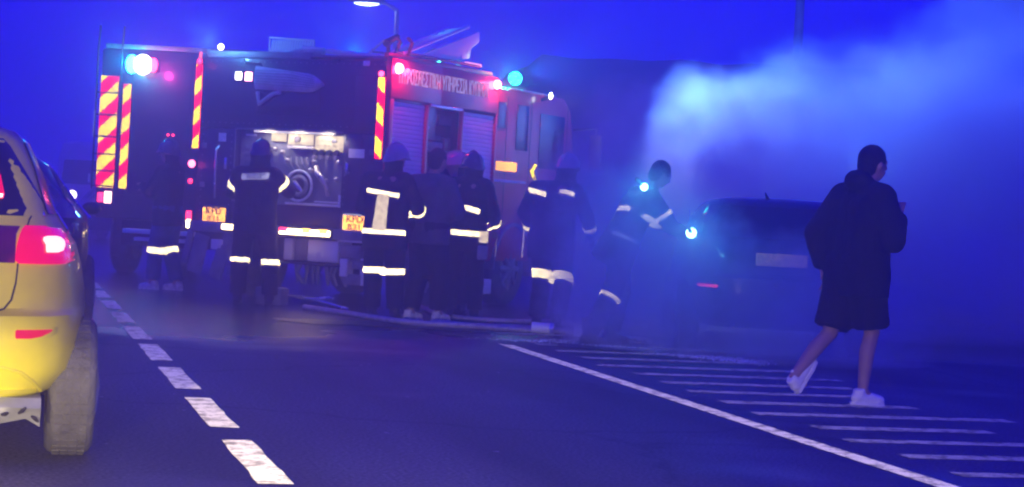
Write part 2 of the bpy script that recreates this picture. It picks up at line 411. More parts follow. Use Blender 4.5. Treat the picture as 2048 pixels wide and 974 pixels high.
for sx in (-1, 1):
    def X(a, b): return (a, b) if sx > 0 else (-b, -a)
    rows = [(.862, *X(.50, .70)), (.875, *X(.485, .745)), (.90, *X(.485, .765)), (.945, *X(.49, .765)), (.985, *X(.50, .745)), (1.01, *X(.51, .69)), (1.022, *X(.52, .61))]
    tl = ys.patch(rows, .014, 12).build("tail_light", "taillens", yc, smooth=True)
    if sx > 0:
        rows = [(.912, *X(.615, .665)), (.92, *X(.612, .688)), (.945, *X(.61, .697)), (.962, *X(.598, .692)), (.975, *X(.60, .675)), (.98, *X(.615, .655))]
        ys.patch(rows, .022, 8).build("bulb", glow("lit_bulb", (1, .5, .4), 2.2), tl, smooth=True)
    rows = [(.864, *X(.04, .485)), (.985, *X(.04, .485)), (1.018, *X(.04, .50))]
    ys.patch(rows, .010, 10).build("tailgate_lens", "taildim", yc, smooth=True)
    rows = [(.553, *X(.505, .565)), (.56, *X(.50, .605)), (.575, *X(.50, .64)), (.585, *X(.50, .655)), (.59, *X(.505, .65))]
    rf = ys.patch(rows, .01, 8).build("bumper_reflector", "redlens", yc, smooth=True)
    rows = [(.545, *X(.47, .60)), (.55, *X(.465, .64)), (.575, *X(.465, .675)), (.598, *X(.47, .675)), (.60, *X(.48, .66))]
    ys.patch(rows, .004, 8).build("reflector_surround", "yellow", yc, smooth=True)
lamp("tail_glow", 'POINT', (.62, -.12, .95), (1, .02, .04), 1., yc, .05)
# tailgate seams (thin dark strips in the joint)
for sx in (-1, 1):
    pts = [(sx*.497, .862), (sx*.492, .78), (sx*.478, .71), (sx*.45, .672), (sx*.40, .655), (sx*.2, .652), (0, .652)]
    MB().tube([(x, ys.rear_y(x, z)+.001, z) for x, z in pts], .0045, 6).build("tailgate_seam", "black", yc)
    pts = [(sx*.53, 1.022), (sx*.537, 1.045), (sx*.545, 1.06)]
    MB().tube([(x, ys.rear_y(x, z)+.001, z) for x, z in pts], .004, 6).build("tailgate_seam", "black", yc)
    pts = [(sx*.60, 1.06), (sx*.52, 1.385)]
    MB().tube([(x, ys.rear_y(x, z)+.0, z) for x, z in pts], .007, 6).build("window_trim", "steel", yc)
    # rounded chrome trim along the side window line
    pts = [(sx*(ys.at(z)[0]-.004), ys.at(z)[1]+.55, z) for z in (1.0, 1.04, 1.09, 1.2, 1.3, 1.38, 1.42)]
    MB().tube(pts, .008, 6).build("window_trim", "steel", yc)
# number plate recess and lower opening
ys.patch([(.325, -.62, .62), (.33, -.61, .61), (.40, -.53, .53), (.425, -.46, .46)], .004, 16).build("lower_recess", "yellow", yc, smooth=True)
MB().tube([(x, ys.rear_y(x, z)-.006, z) for x, z in [(-.62, .32), (-.58, .37), (-.53, .41), (-.45, .432), (.45, .432), (.53, .41), (.58, .37), (.62, .32)]], .008, 8).build("recess_lip", "yellow", yc, smooth=True)
ys.patch([(.315, -.6, .6), (.335, -.6, .6)], .016, 16).build("bumper_lip", "yellow", yc, smooth=True)
b = MB().box(-.26, .26, -.05, -.035, .70, .81).build("number_plate", "orange", yc, bevel=.004)
MB().box(-.3, .3, -.01, .1, .685, .83).build("plate_recess", "black", yc, bevel=.01)
# crumpled under-tray with dark gaps
random.seed(9); ut = MB(); rings = []
for i in range(22):
    x = -.62+1.24*i/21; z = .195+.02*math.sin(i*1.7)+random.uniform(-.012, .012)
    rings.append([(x, .10+random.uniform(-.015, .015), .30), (x, .07+random.uniform(-.02, .02), .26), (x, .075+random.uniform(-.02, .02), z+.03), (x, .10, z), (x, .5, z+.02), (x, .5, .30)])
ut.loft(rings).build("under_tray", "alud", yc, smooth=True)
for x, a, z_ in ((.545, .9, .25), (.475, .3, .235), (.36, .6, .25), (.598, -.8, .22), (.22, .2, .24)):
    MB().tube([(x-.016, .045, z_-.012*a), (x, .04, z_), (x+.014, .045, z_+.018*a)], [.004, .009, .004], 8).build("tray_slot", "black", yc)
ys.patch([(1.13, .33, .425), (1.15, .33, .43), (1.23, .33, .41), (1.26, .34, .39)], .016, 6).build("red_window_patch", "taillens", yc, smooth=True)  # red emissive patch on the rear glass, off centre
ys.patch([(1.135, .345, .42), (1.15, .345, .425)], .024, 6).build("window_patch_core", glow("window_patch_core", (1, .5, .45), 4), yc, smooth=True)
# wiper
MB().tube([(.0, ys.rear_y(0, 1.08)-.03, 1.08), (.3, ys.rear_y(.3, 1.12)-.03, 1.12)], .007, 6).build("wiper", "black", yc)

# dark saloon ahead -------------------------------------------------
dc = empty("queued_car", (-4.156, 15.79, 0), -14.5, label="dark car in front of the yellow hatchback, only its right edge showing", cat="car")
ds = Shell([(.25, .7, .12, 4.0), (.32, .8, .03, 4.2), (.5, .85, 0, 4.25), (.7, .85, .0, 4.25), (.85, .845, .03, 4.0), (.94, .82, .07, 3.4), (1.09, .69, .45, 2.9), (1.18, .63, .6, 2.7), (1.36, .5, .85, 2.3), (1.43, .38, 1.0, 2.1), (1.445, .2, 1.2, 1.9)], 5)
car_common(dc, ds, "blackpaint", (.75, 3.4), .31, .2)
for sx in (-1, 1):
    a = (.55, .83) if sx > 0 else (-.83, -.55)
    ds.patch([(.78, *a), (.90, *a)], .01, 8).build("tail_light", "taildim", dc, smooth=True)
    MB().tube([(sx*(ds.at(z)[0]), ds.at(z)[1]+.25, z) for z in (.94, 1.0, 1.09, 1.18, 1.27, 1.36)], .012, 6).build("window_trim", "steel", dc)
    m_ = MB().ball((sx*.93, 2.7, 1.0), (.09, .05, .06)); m_.tube([(sx*.8, 2.75, .98), (sx*.93, 2.7, 1.0)], .02, 8); m_.build("wing_mirror", "blackpaint", dc, smooth=True)
ds.patch([(.5, -.26, .26), (.62, -.26, .26)], .012, 6).build("number_plate", "orange", dc)

# smoking car -------------------------------------------------------
bc = empty("smoking_car", (2.52, 18.5, 0), 1.5, label="dark hatchback wreathed in smoke with a yellow rear plate", cat="car")
bs = Shell([(.22, .72, .12, 3.75), (.30, .83, .03, 3.9), (.5, .88, 0, 3.95), (.68, .885, .0, 3.95), (.72, .88, .05, 3.9), (.9, .875, .08, 3.5), (1.0, .86, .12, 3.1), (1.06, .82, .18, 2.9), (1.25, .75, .35, 2.5), (1.37, .68, .45, 2.2), (1.415, .6, .52, 2.05), (1.44, .45, .7, 1.85), (1.45, .2, .9, 1.6)], 5)
car_common(bc, bs, "blackpaint", (.65, 3.15), .31, .2, gz=(1.06, 1.36))
for sx in (-1, 1):
    def X(a, b): return (a, b) if sx > 0 else (-b, -a)
    bs.patch([(.84, *X(.66, .84)), (.88, *X(.64, .86)), (1.0, *X(.68, .85)), (1.03, *X(.72, .83))], .012, 8).build("tail_light", "redlens" if sx > 0 else "taildim", bc, smooth=True)
    bs.patch([(.585, *X(.60, .76)), (.60, *X(.59, .77)), (.612, *X(.60, .76))], .012, 8).build("bumper_reflector", glow("glowing_reflector", (1, .03, .08), 1.4) if sx < 0 else "redlens", bc, smooth=True)  # left reflector glows by emission in place of returned light
    bs.patch([(.58, *X(.48, .57)), (.583, *X(.48, .57))], .012, 5).build("chrome_strip", "steel", bc)
    bs.patch([(.605, *X(.50, .56)), (.608, *X(.50, .56))], .012, 5).build("chrome_strip", "steel", bc)
MB().box(-.26, .22, -.03, -.018, .81, .93).build("number_plate", retro("yellow_plate", (.8, .50, .16), .4, .25), bc, bevel=.005, label="plain yellow rear number plate")
MB().tube([(-.12, .62, 1.44), (-.13, .8, 1.50)], [.02, .008], 8).build("roof_aerial", "black", bc)
MB().tube([(-.3, -.0, .715), (.3, -.0, .715)], .012, 8).build("boot_handle", "black", bc)
MB().disc((-.45, -.0, .26), (0, 1, 0), .03, .1, 14).build("exhaust_pipe", "black", bc, smooth=True)
MB().tube([(-.84, .42, 1.02), (-.84, 2.9, 1.0)], .008, 6).build("window_trim", "steel", bc)

# far vehicles ------------------------------------------------------
def van(loc, yaw, label, paint="white"):
    v = empty("delivery_van", loc, yaw, label=label, cat="van")
    sh = Shell([(.3, .85, .05, 5.0), (.4, .95, 0, 5.1), (1.2, .98, .0, 5.0), (1.9, .95, .03, 4.2), (2.25, .88, .08, 3.9), (2.32, .7, .2, 3.7)], 8)
    sh.mesh(48).build("body", paint, v, smooth=True)
    sh.patch([(1.25, -.75, .75), (1.85, -.7, .7)], .01, 6, 'rear').build("windscreen", "glass", v, smooth=True)
    for sx in (-1, 1):
        a = (.62, .86) if sx > 0 else (-.86, -.62)
        sh.patch([(.75, *a), (.95, *a)], .02, 4).build("headlight", glow("far_headlight", (1, .75, .55), 5) if sx > 0 else glow("far_headlight_dim", (1, .5, .45), 3), v)
        for wy in (.9, 4.1): wheel(v, sx*.86, wy, .34, .2)
    return v
van((-10.6, 50, 0), 2, "pale box van far down the road, facing this way")
fc = empty("oncoming_car", (-9.1, 44, 0), 3, label="distant dark car beside the pale van with headlamps on", cat="car")
fs = Shell([(.25, .75, .1, 4.0), (.5, .86, 0, 4.1), (.75, .85, .0, 4.1), (.9, .83, .9, 3.9), (1.3, .6, 1.6, 3.2), (1.4, .4, 1.9, 2.9)], 5)
fs.mesh(40).build("body", "blackpaint", fc, smooth=True)
fs.patch([(.95, -.6, .6), (1.28, -.5, .5)], .01, 6).build("windscreen", "glass", fc)
for sx in (-1, 1):
    MB().ball((sx*.62, -.02, .78 if sx > 0 else 1.0), .10).build("headlight", glow("car_headlight", (1, .8, .8), 8), fc, smooth=True)
    for wy in (.8, 3.3): wheel(fc, sx*.78, wy, .31, .2)

# ------------------------------------------------------------------ fire engines
def hazard(parent, x0, x1, z0, z1, y, per, t=.02, lean=.0, inner=None, slope=1.):
    """red and yellow diagonal reflective board, each diagonal a piece of its own"""
    bd = MB().box(x0, x1, y-t, y, z0, z1).build("hazard_board", "r_red", parent)
    w = x1-x0; z = z0-w*slope; k = 0
    while z < z1:
        poly = [(x0, z), (x1, z+w*slope), (x1, z+w*slope+per/2), (x0, z+per/2)]
        def clip(P, zc, keep):
            o = []
            for a, b in zip(P, P[1:]+P[:1]):
                ia, ib = keep(a[1], zc), keep(b[1], zc)
                if ia: o.append(a)
                if ia != ib: t_ = (zc-a[1])/(b[1]-a[1]); o.append((a[0]+(b[0]-a[0])*t_, zc))
            return o
        P = clip(poly, z0+.002, lambda q, c: q >= c); P = clip(P, z1-.002, lambda q, c: q <= c) if len(P) > 2 else P
        if len(P) > 2: MB().prism(P, y-t-.004, y-t+.002).build("stripe", "r_yel", bd)
        z += per
    return bd
def round_lamp(parent, name, c, r_, em, axis=(0, -1, 0), col=None, power=0, housing="black"):
    c = Vector(c); a = Vector(axis)
    hs = MB().disc(c-a*.01, axis, r_*1.25, .05, 18).build(name, housing, parent, smooth=True)
    MB().ball(c+a*.015, (r_, r_, r_)).build("lens", em, hs, smooth=True)
    if power: lamp(name+"_light", 'POINT', c+a*(r_+.06), col, power, parent, r_)
    return hs
def box_lamp(parent, name, x0, x1, z0, z1, y, em):
    hs = MB().box(x0-.02, x1+.02, y-.03, y, z0-.02, z1+.02).build(name, "black", parent, bevel=.006)
    MB().box(x0, x1, y-.05, y-.028, z0, z1).build("lens", em, hs, bevel=.01)
    return hs
G = dict(
 redhot=glow("red_lamp", (1, .05, .12), 11), redpink=glow("pink_lamp", (1, .35, .45), 12), whitehot=glow("white_lamp", (1, .95, .85), 10),
 reddim=glow("red_marker_lamp", (1, .03, .1), 5), amber=glow("amber_lamp", (1, .55, .12), 11), amber2=glow("amber_lamp_bright", (1, .8, .35), 14),
 teal=glow("teal_beacon", (.02, 1, .85), 7), cyan=glow("blue_beacon", (.05, .9, 1), 16), cyanw=glow("blue_white_beacon", (.45, 1, 1), 18), street=glow("street_lantern", (.75, 1, .8), 9),
 baylamp=glow("bay_strip_lamp", (1, .9, .75), .8), orange2=glow("orange_lamp", (1, .4, .05), 8))
YB = 25.5
tb = empty("fire_engine", (-2.549, 22.538, 0), YB, label="red fire engine with open rear pump bay and roller shutters", cat="fire engine")
# structure of the rear: pillars, header, apron, bay
def P(name, m, x0, x1, y0, y1, z0, z1, par=tb, bev=.012, **k): return MB().box(x0, x1, y0, y1, z0, z1).build(name, m, par, bevel=bev, **k)
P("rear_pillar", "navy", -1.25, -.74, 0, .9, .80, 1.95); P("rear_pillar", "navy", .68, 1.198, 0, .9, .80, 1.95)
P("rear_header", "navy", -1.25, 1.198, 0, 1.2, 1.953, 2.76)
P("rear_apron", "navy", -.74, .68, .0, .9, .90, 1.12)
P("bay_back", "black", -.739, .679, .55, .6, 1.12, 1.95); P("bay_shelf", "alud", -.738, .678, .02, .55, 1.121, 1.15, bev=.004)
# body sides: red panels round the lockers
P("side_panel", "red", 1.20, 1.248, .902, .925, .8, 2.34, bev=.003); P("side_panel", "red", 1.20, 1.25, .0, .085, .8, 2.36, bev=.003)
P("side_header", "red", -1.24, 1.255, 1.203, 2.68, 2.36, 2.80); P("side_header", "red", 1.18, 1.257, -.003, 1.2, 2.36, 2.80, bev=.008)
P("side_panel", "red", 1.20, 1.25, .875, .925, .8, 2.34, bev=.003); P("side_panel", "red", 1.20, 1.25, 1.76, 1.79, .8, 2.34, bev=.003)
P("side_panel", "red", 1.20, 1.25, 2.665, 2.70, .6, 2.36, bev=.003)
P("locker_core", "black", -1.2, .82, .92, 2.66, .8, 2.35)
P("locker_floor", "alud", .82, 1.24, .92, 2.66, .78, .82, bev=.004); P("body_skirt", "red", 1.19, 1.252, .0, 2.66, .70, .80, bev=.006)
P("left_side_panel", "red", -1.25, -1.2, .9, 2.66, .7, 2.355)
P("roof_deck", "alud", -1.2, 1.2, .02, 2.66, 2.79, 2.815, bev=.004)
def shutter(y0, y1):
    mb = MB(); poly = []; n = 30; z0, z1 = .84, 2.33
    for i in range(n):
        a = z0+(z1-z0)*i/n; b = z0+(z1-z0)*(i+1)/n
        poly += [(y0, a+.004, 0), (y0, a+.012, 1), (y0, b-.008, 1), (y0, b, 0)]
    v = []; f = []
    for i, (_, z, k) in enumerate(poly): v += [(1.205+.012*k, y0, z), (1.205+.012*k, y1, z)]
    for i in range(len(poly)-1): f.append((2*i, 2*i+1, 2*i+3, 2*i+2))
    mb.add(v, f); mb.box(1.18, 1.203, y0, y1, z0, z1)
    s_ = mb.build("roller_shutter", "shutter", tb); P("shutter_bar", "steel", 1.205, 1.245, y0+.02, y1-.02, .84, .88, s_, .006)
    return s_
shutter(.09, .87); shutter(1.795, 2.66)
P("shutter_roll", "steel", 1.19, 1.262, .94, 1.75, 2.325, 2.36, bev=.006, label="rolled-up shutter bar over the open locker")
# open locker contents
for z in (1.42, 1.83): P("locker_shelf", "alud", .84, 1.18, .93, 1.755, z, z+.02, bev=.003)
for (y0, y1, z0, z1, m_) in ((.98, 1.5, 1.86, 1.94, "alud"), (.98, 1.45, 1.96, 2.03, "grey"), (1.0, 1.32, 2.16, 2.30, "alud"), (1.38, 1.7, 2.14, 2.26, "grey"), (1.0, 1.6, 1.46, 1.60, "grey"), (1.52, 1.7, 1.86, 2.0, "darkred")):
    P("locker_kit", m_, .9, 1.15, y0, y1, z0, z1, bev=.02)
MB().ball((1.19, 1.0, 2.08), .03).build("locker_latch", "steel", tb, smooth=True)
text("lettering", "ΠΥΡΟΣΒΕΣΤΙΚΗ ΥΠΗΡΕΣΙΑ ΚΥΠΡΟΥ", .23, "r_letter", tb, (1.262, 1.27, 2.605), (R(90), 0, R(90)), 2.24, .003)
# cab
cab = MB(); cp = [(2.70, .55), (2.70, 2.70), (4.75, 2.70), (4.98, 2.55), (5.2, 1.75), (5.25, .55)]
cab.prismx(cp, -1.22, 1.22).build("cab", "red", tb, bevel=.05)
def cabp(name, m_, y0, y1, z0, z1, t=.008, bev=.003, **k): return P(name, m_, 1.219, 1.222+t, y0, y1, z0, z1, bev=bev, **k)
cabp("cab_window", "glass", 2.76, 2.98, 2.2, 2.52); cabp("cab_window", "glass", 3.30, 3.64, 1.95, 2.52); cabp("cab_window", "glass", 4.0, 4.75, 1.75, 2.45)
cabp("cab_label", "r_or", 2.78, 3.36, 1.675, 1.79, label="pale orange reflective strip on the cab side")
cabp("cab_stripe", "letter", 2.74, 3.66, 1.535, 1.57)
for y in (3.02, 3.72, 4.85): cabp("door_seam", "black", y, y+.012, .75, 2.6, .003)
cabp("door_handle", "steel", 3.85, 4.0, 1.45, 1.49, .03)
arrow = [(3.90, 1.80), (3.77, 1.70), (3.92, 1.57), (3.96, 1.60), (3.86, 1.70), (3.95, 1.79)]
MB().prismx(arrow, 1.22, 1.234).build("side_arrow", "r_yel", tb)
MB().tube([(1.2, 5.1, 2.3), (1.5, 5.2, 2.34), (1.5, 5.2, 1.9)], .018, 8).build("mirror_arm", "black", tb)
P("wing_mirror", "black", 1.42, 1.58, 5.17, 5.22, 1.8, 2.25)
MB().prism([(-1.1, 1.7), (1.1, 1.7), (1.08, 2.48), (-1.08, 2.48)], 5.1, 5.22).build("windscreen", "glass", tb)
MB().tube([(1.20, 4.0, 2.62), (1.33, 4.02, 2.66)], .02, 8).build("marker_arm", "black", tb)
MB().ball((1.35, 4.0, 2.68), (.025, .025, .045)).build("side_marker", G["whitehot"], tb, smooth=True)
# chassis, arches, wheels
P("chassis_rail", "black", -.5, -.38, .1, 5.0, .45, .78); P("chassis_rail", "black", .38, .5, .1, 5.0, .45, .78)
for sx in (-1, 1):
    for wy in (1.15, 3.35):
        wheel(tb, sx*1.06, wy, .46, .28, 8, .55)
        arch = []
        for i in range(13):
            a = math.pi*i/12; arch.append([(sx*(.90), wy+math.cos(a)*.54, .46+math.sin(a)*.54), (sx*1.26, wy+math.cos(a)*.54, .46+math.sin(a)*.54), (sx*1.26, wy+math.cos(a)*.58, .46+math.sin(a)*.58), (sx*.90, wy+math.cos(a)*.58, .46+math.sin(a)*.58)])
        MB().loft(arch).build("wheel_arch", "alud", tb, smooth=False)
P("cab_step", "shutter", 1.02, 1.27, 2.42, 2.74, .16, .34); P("cab_step", "alud", 1.1, 1.27, 3.95, 4.5, .36, .44)
MB().tube([(1.28, 3.96, .18), (1.28, 4.02, .45), (1.26, 4.1, .7)], .03, 8).build("step_rail", "steel", tb)
MB().tube([(1.28, 2.78, .62), (1.29, 2.80, 1.2)], .012, 8).build("grab_rail", "steel", tb); MB().tube([(1.28, 3.55, .62), (1.29, 3.57, 1.25)], .014, 8).build("grab_rail", "steel", tb)
# strips, lamps
hazard(tb, -1.315, -1.235, 1.71, 2.68, -.003, .34); hazard(tb, 1.10, 1.18, 1.68, 2.58, -.003, .36, slope=-1.)
for x, z in ((-1.26, 2.71), (1.14, 2.615)): round_lamp(tb, "marker_lamp", (x, -.02, z), .032, G["reddim"] if x < 0 else G["redhot"], col=(1, .03, .08), power=3)
MB().tube([(-1.265, -.02, 2.74), (-1.262, -.02, 2.82)], .018, 8).build("marker_stub", glow("stub", (1, .1, .1), 1.5), tb)
box_lamp(tb, "work_lamp", -.76, -.68, 2.51, 2.60, 0, G["whitehot"]); box_lamp(tb, "work_lamp", -.63, -.54, 2.50, 2.60, 0, G["redpink"])
round_lamp(tb, "flashing_lamp", (1.25, .12, 2.69), .06, G["redpink"], (1, -.3, 0), (1, .03, .12), 110)
round_lamp(tb, "flashing_lamp", (1.25, 2.60, 2.71), .055, G["redpink"], (1, -.3, 0), (1, .05, .1), 110)
round_lamp(tb, "tail_lamp", (-1.31, -.0, 1.53), .045, glow("tail1", (1, .15, .25), 8), (0, -1, 0), (1, .03, .08), 3)
round_lamp(tb, "tail_lamp", (-1.32, -.0, 1.33), .03, G["reddim"]); 
hs = box_lamp(tb, "indicator_lamp", -1.33, -1.27, .79, .98, 0, G["amber2"]); MB().box(-1.332, -1.268, -.056, -.03, .885, .985).build("red_lens", G["reddim"], hs, bevel=.006)
hs = box_lamp(tb, "bumper_lamp", -.80, -.62, .80, .86, -.06, G["amber2"]); lamp("amber_light", 'POINT', (-.7, -.2, .83), (1, .5, .1), 2.5, tb, .06)
hs = box_lamp(tb, "bumper_lamp", -.03, .63, .79, .855, -.06, G["amber2"])
for x in (-.02, .28, .5): MB().box(x, x+.10, -.125, -.1, .82, .865).build("red_segment", G["orange2"] if x > 0 else G["reddim"], hs, bevel=.006)
lamp("amber_light", 'POINT', (.3, -.25, .82), (1, .5, .1), 4, tb, .1)
P("bumper", "alud", -1.28, 1.28, -.055, .1, .76, .88)
for x in (-.965, .90):
    pb = P("plate_bracket", "r_blue" if x > 0 else "black", x-.17, x+.17, -.02, .0, .84, 1.06)
    pl = P("number_plate", "r_or", x-.155, x+.155, -.032, -.02, .872, 1.04)
    text("plate_text", "KPD", .105, "ink", pl, (x, -.035, .998), (R(90), 0, 0), .21, .002); text("plate_text", "831", .085, "ink", pl, (x, -.035, .912), (R(90), 0, 0), .155, .002)
P("pale_panel", "shutter", .70, 1.02, -.05, -.02, .74, .838, label="pale panel under the right plate")  # plain pale aluminium, no emission
# panels and gear under the bumper
P("tank_panel", "shutter", -.01, .10, -.02, .3, .5, .745); P("tank_panel", "alud", .115, .29, -.0, .3, .5, .745); P("tank_panel", "shutter", .30, .70, -.02, .3, .5, .745, bev=.02)
P("tank_ledge", "black", -.05, .75, -.03, .3, .46, .485)
def RX(a): return Matrix.Rotation(R(a), 3, 'Y')
for (x, z, w, h, a, m_) in ((-1.33, .58, .09, .42, 12, "alud"), (-1.18, .5, .2, .46, 12, "alud"), (-.93, .62, .16, .12, 0, "shutter"), (-.88, .42, .18, .4, 18, "alud"), (-.66, .46, .26, .36, -3, "alud")):
    MB().box(x-w/2, x+w/2, -.0, .03, z-h/2, z+h/2, RX(a)).build("mud_flap", m_, tb, bevel=.02)
random.seed(2)
for i in range(9):
    x = .05+i*.08; MB().tube([(x, .15, .48), (x+random.uniform(-.04, .04), .12, .36), (x+random.uniform(-.05, .05), .15, .24)], random.uniform(.012, .03), 8).build("pipe", "alud" if i % 2 else "alud", tb, smooth=True)
for i, (x, z, w, h) in enumerate(((.86, .64, .26, .14), (.78, .46, .1, .2), (.95, .5, .14, .1), (.88, .33, .22, .12), (1.0, .42, .06, .3), (.84, .55, .3, .04))):
    P("under_gear", ("alud", "shutter", "alud")[i % 3], x-w/2, x+w/2, -.04+i*.012, .12, z-h/2, z+h/2)
MB().tube([(.25, -.3, .12), (.62, -.32, .1), (1.06, -.34, .02)], .018, 8).build("drop_bar", "steel", tb)
MB().tube([(.62, -.32, .11), (.86, -.34, .13)], .02, 8).build("drop_bar", "steel", tb)
# panel joints, rivets, hinges and handles of the rear
for x in (-.995, .93): P("door_joint", "black", x-.004, x+.004, -.004, .0, 1.15, 1.9, bev=0)
for z in (1.99, 2.09, 2.66): P("header_joint", "black", -1.2, 1.2, -.004, .0, z, z+.007, bev=0)
rv = MB()
for x in [-1.2+.08*i for i in range(31)]:
    for z in (2.02, 2.72): rv.disc((x, -.003, z), (0, 1, 0), .008, .01, 6)
for z in [1.0+.08*i for i in range(12)]:
    for x in (-1.18, -.79, .72, 1.2): rv.disc((x, -.003, z), (0, 1, 0), .008, .01, 6)
rv.build("rivets", "alud", tb, kind="stuff")
for x, z in ((-1.16, 1.3), (-1.16, 1.75), (1.06, 1.3), (1.06, 1.75)): P("hinge", "alud", x-.03, x+.03, -.02, 0, z-.03, z+.03, bev=.004)
for x in (-.84, .76): P("door_handle", "steel", x-.02, x+.02, -.04, 0, 1.48, 1.62, bev=.01)
MB().tube([(-.95, -.05, 1.15), (-.95, -.07, 1.4), (-.95, -.07, 1.7), (-.95, -.01, 1.75)], .014, 8).build("grab_rail", "steel", tb, smooth=True)
P("rear_notice", "letter", .76, .96, -.006, 0, 1.68, 1.78, bev=0); P("rear_notice", "letter", -.97, -.87, -.006, 0, 1.8, 1.9, bev=0)
for x0, x1, z0, z1 in ((-.7, -.66, 1.3, 1.5), (.1, .9, .0, .0)): pass
# ---- pump bay
P("bay_frame", "alud", -.745, -.735, -.012, .0, 1.12, 1.95, bev=.002); P("bay_frame", "shutter", .665, .690, -.02, .0, 1.12, 1.26, bev=.003)
P("bay_sill", "shutter", -.02, .68, -.03, .0, 1.125, 1.15, bev=.003); P("bay_sill", "shutter", .36, .66, -.028, .0, 1.165, 1.18, bev=.003)
P("bay_lintel", "alud", -.74, .68, -.012, .0, 1.95, 1.965, bev=.003)
pp = P("pump_panel", "alud", -.73, .67, .10, .15, 1.15, 1.94, bev=.003)
P("gauge_plate", "r_panel", .28, .66, .06, .09, 1.74, 1.915, pp, .006); P("gauge_plate", "r_panel", -.08, .25, .06, .09, 1.80, 1.92, pp, .006)
P("gauge_plate", "r_panel", -.30, -.11, .06, .09, 1.83, 1.925, pp, .006); P("gauge_ledge", "panelw", -.06, .27, .02, .09, 1.755, 1.79, pp, .006)
for i, x in enumerate((.30, .39, .48, .58)):
    MB().disc((x, .045, 1.725), (0, 1, 0), .034, .04, 16).build("gauge", "ink", pp, smooth=False)
    MB().disc((x, .03, 1.67), (0, 1, 0), .024, .05, 12).build("valve", "brass", pp, smooth=True)
P("gauge_screen", "alud", .50, .56, .05, .062, 1.84, 1.88, pp, .003); MB().disc((.06, .04, 1.87), (0, 1, 0), .035, .04, 16).build("gauge", "brass", pp, smooth=True)
for i in range(12):
    P("dial_label", "ink", .3+.05*(i % 6), .33+.05*(i % 6), .056, .061, 1.80+.05*(i//6), 1.806+.05*(i//6), pp, 0)
bl = MB().box(-.5, .55, .0, .05, 1.925, 1.945).build("bay_lamp", G["baylamp"], tb)
for bx in (-.3, .1, .5): lamp("bay_light", 'SPOT', (bx, -.10, 1.94), (1, .85, .65), 6.5, tb, .06, target=(bx, .1, 1.45), angle=150, blend=.5)
# suction inlet with rings
for r_, w_, m_, nm in ((.17, .03, "shutter", "inlet_ring"), (.10, .05, "alud", "inlet_ring")):
    pts = [(.12+r_*math.cos(2*math.pi*j/28), .02, 1.34+r_*math.sin(2*math.pi*j/28)) for j in range(29)]
    MB().tube(pts, w_*.5, 8, caps=False).build(nm, m_, pp, smooth=True)
MB().disc((.12, .05, 1.34), (0, 1, 0), .15, .06, 28).build("inlet_cap", "black", pp)
MB().tube([(.0, -.03, 1.38), (.12, -.06, 1.37), (.2, -.04, 1.28)], [.02, .03, .02], 8).build("inlet_handle", "steel", pp, smooth=True)
MB().tube([(.33, .04, 1.56), (.36, -.0, 1.50), (.44, -.03, 1.44), (.5, -.02, 1.35), (.51, .02, 1.24)], [.03, .035, .035, .022, .022], 10).build("outlet_valve", "brass", pp, smooth=True)
for x, z in ((.26, 1.52), (.46, 1.41), (.6, 1.43), (.62, 1.62), (-.05, 1.62), (.3, 1.62), (-.12, 1.71), (-.22, 1.74), (-.30, 1.73)):
    MB().ball((x, .03, z), (.03, .03, .03)).build("valve_knob", "brass", pp, smooth=True)
for i in range(5):
    MB().tube([(-.1+.07*i, .06, 1.66), (-.09+.08*i, .03, 1.58), (-.05+.08*i, .07, 1.5)], .012, 6).build("panel_pipe", "alud", pp, smooth=True)
for j in range(5):
    P("instruction_plate", "alud", -.66+.2*(j % 2), -.50+.2*(j % 2), .085, .1, 1.72-.07*(j//2), 1.77-.07*(j//2), pp, .002)
P("instruction_plate", "shutter", -.66, -.52, .085, .1, 1.88, 1.905, pp, .002)
# ---- header: dark window and grey canvas bag
P("header_window", "glass", -.46, .36, -.012, 0, 2.14, 2.40, bev=.004); P("header_door", "navy", .80, 1.05, -.012, 0, 2.0, 2.6, bev=.006)
bag = MB(); rings = []
for i in range(15):
    t = i/14; x = -.48+.88*t; hgt = .135*(1-.25*t)*(1-max(0, (t-.78)/.22)**2*.8) ; zc = 2.54-.06*t
    rings.append([(x, -.045+.045*math.cos(2*math.pi*j/14), zc+hgt*math.sin(2*math.pi*j/14)) for j in range(14)])
bag.loft(rings).build("canvas_cover", "canvas", tb, smooth=True)
for i in range(6): MB().tube([(-.46, -.095+.0*i, 2.62-.03*i), (.0, -.10, 2.61-.032*i), (.32, -.09, 2.55-.022*i)], .0035, 5).build("cover_cord", "alud", tb)
MB().tube([(-.46, -.03, 2.38), (-.42, -.05, 2.24), (-.25, -.04, 2.36), (-.15, -.04, 2.38)], .025, 8).build("cover_strap", "canvas", tb, smooth=True)
MB().tube([(-.66, -.03, 2.74), (-.62, -.05, 2.70), (-.42, -.05, 2.69), (-.40, -.03, 2.64)], .014, 8).build("grab_handle", "black", tb)
MB().ball((-1.02, .02, 2.885), .035).build("roof_marker_lamp", G["whitehot"], tb, smooth=True)
lamp("roof_fill_light", 'POINT', (-.98, -.30, 2.93), (.15, .5, 1), 170, tb, .04)  # azure fill added to light the louvre panel and header
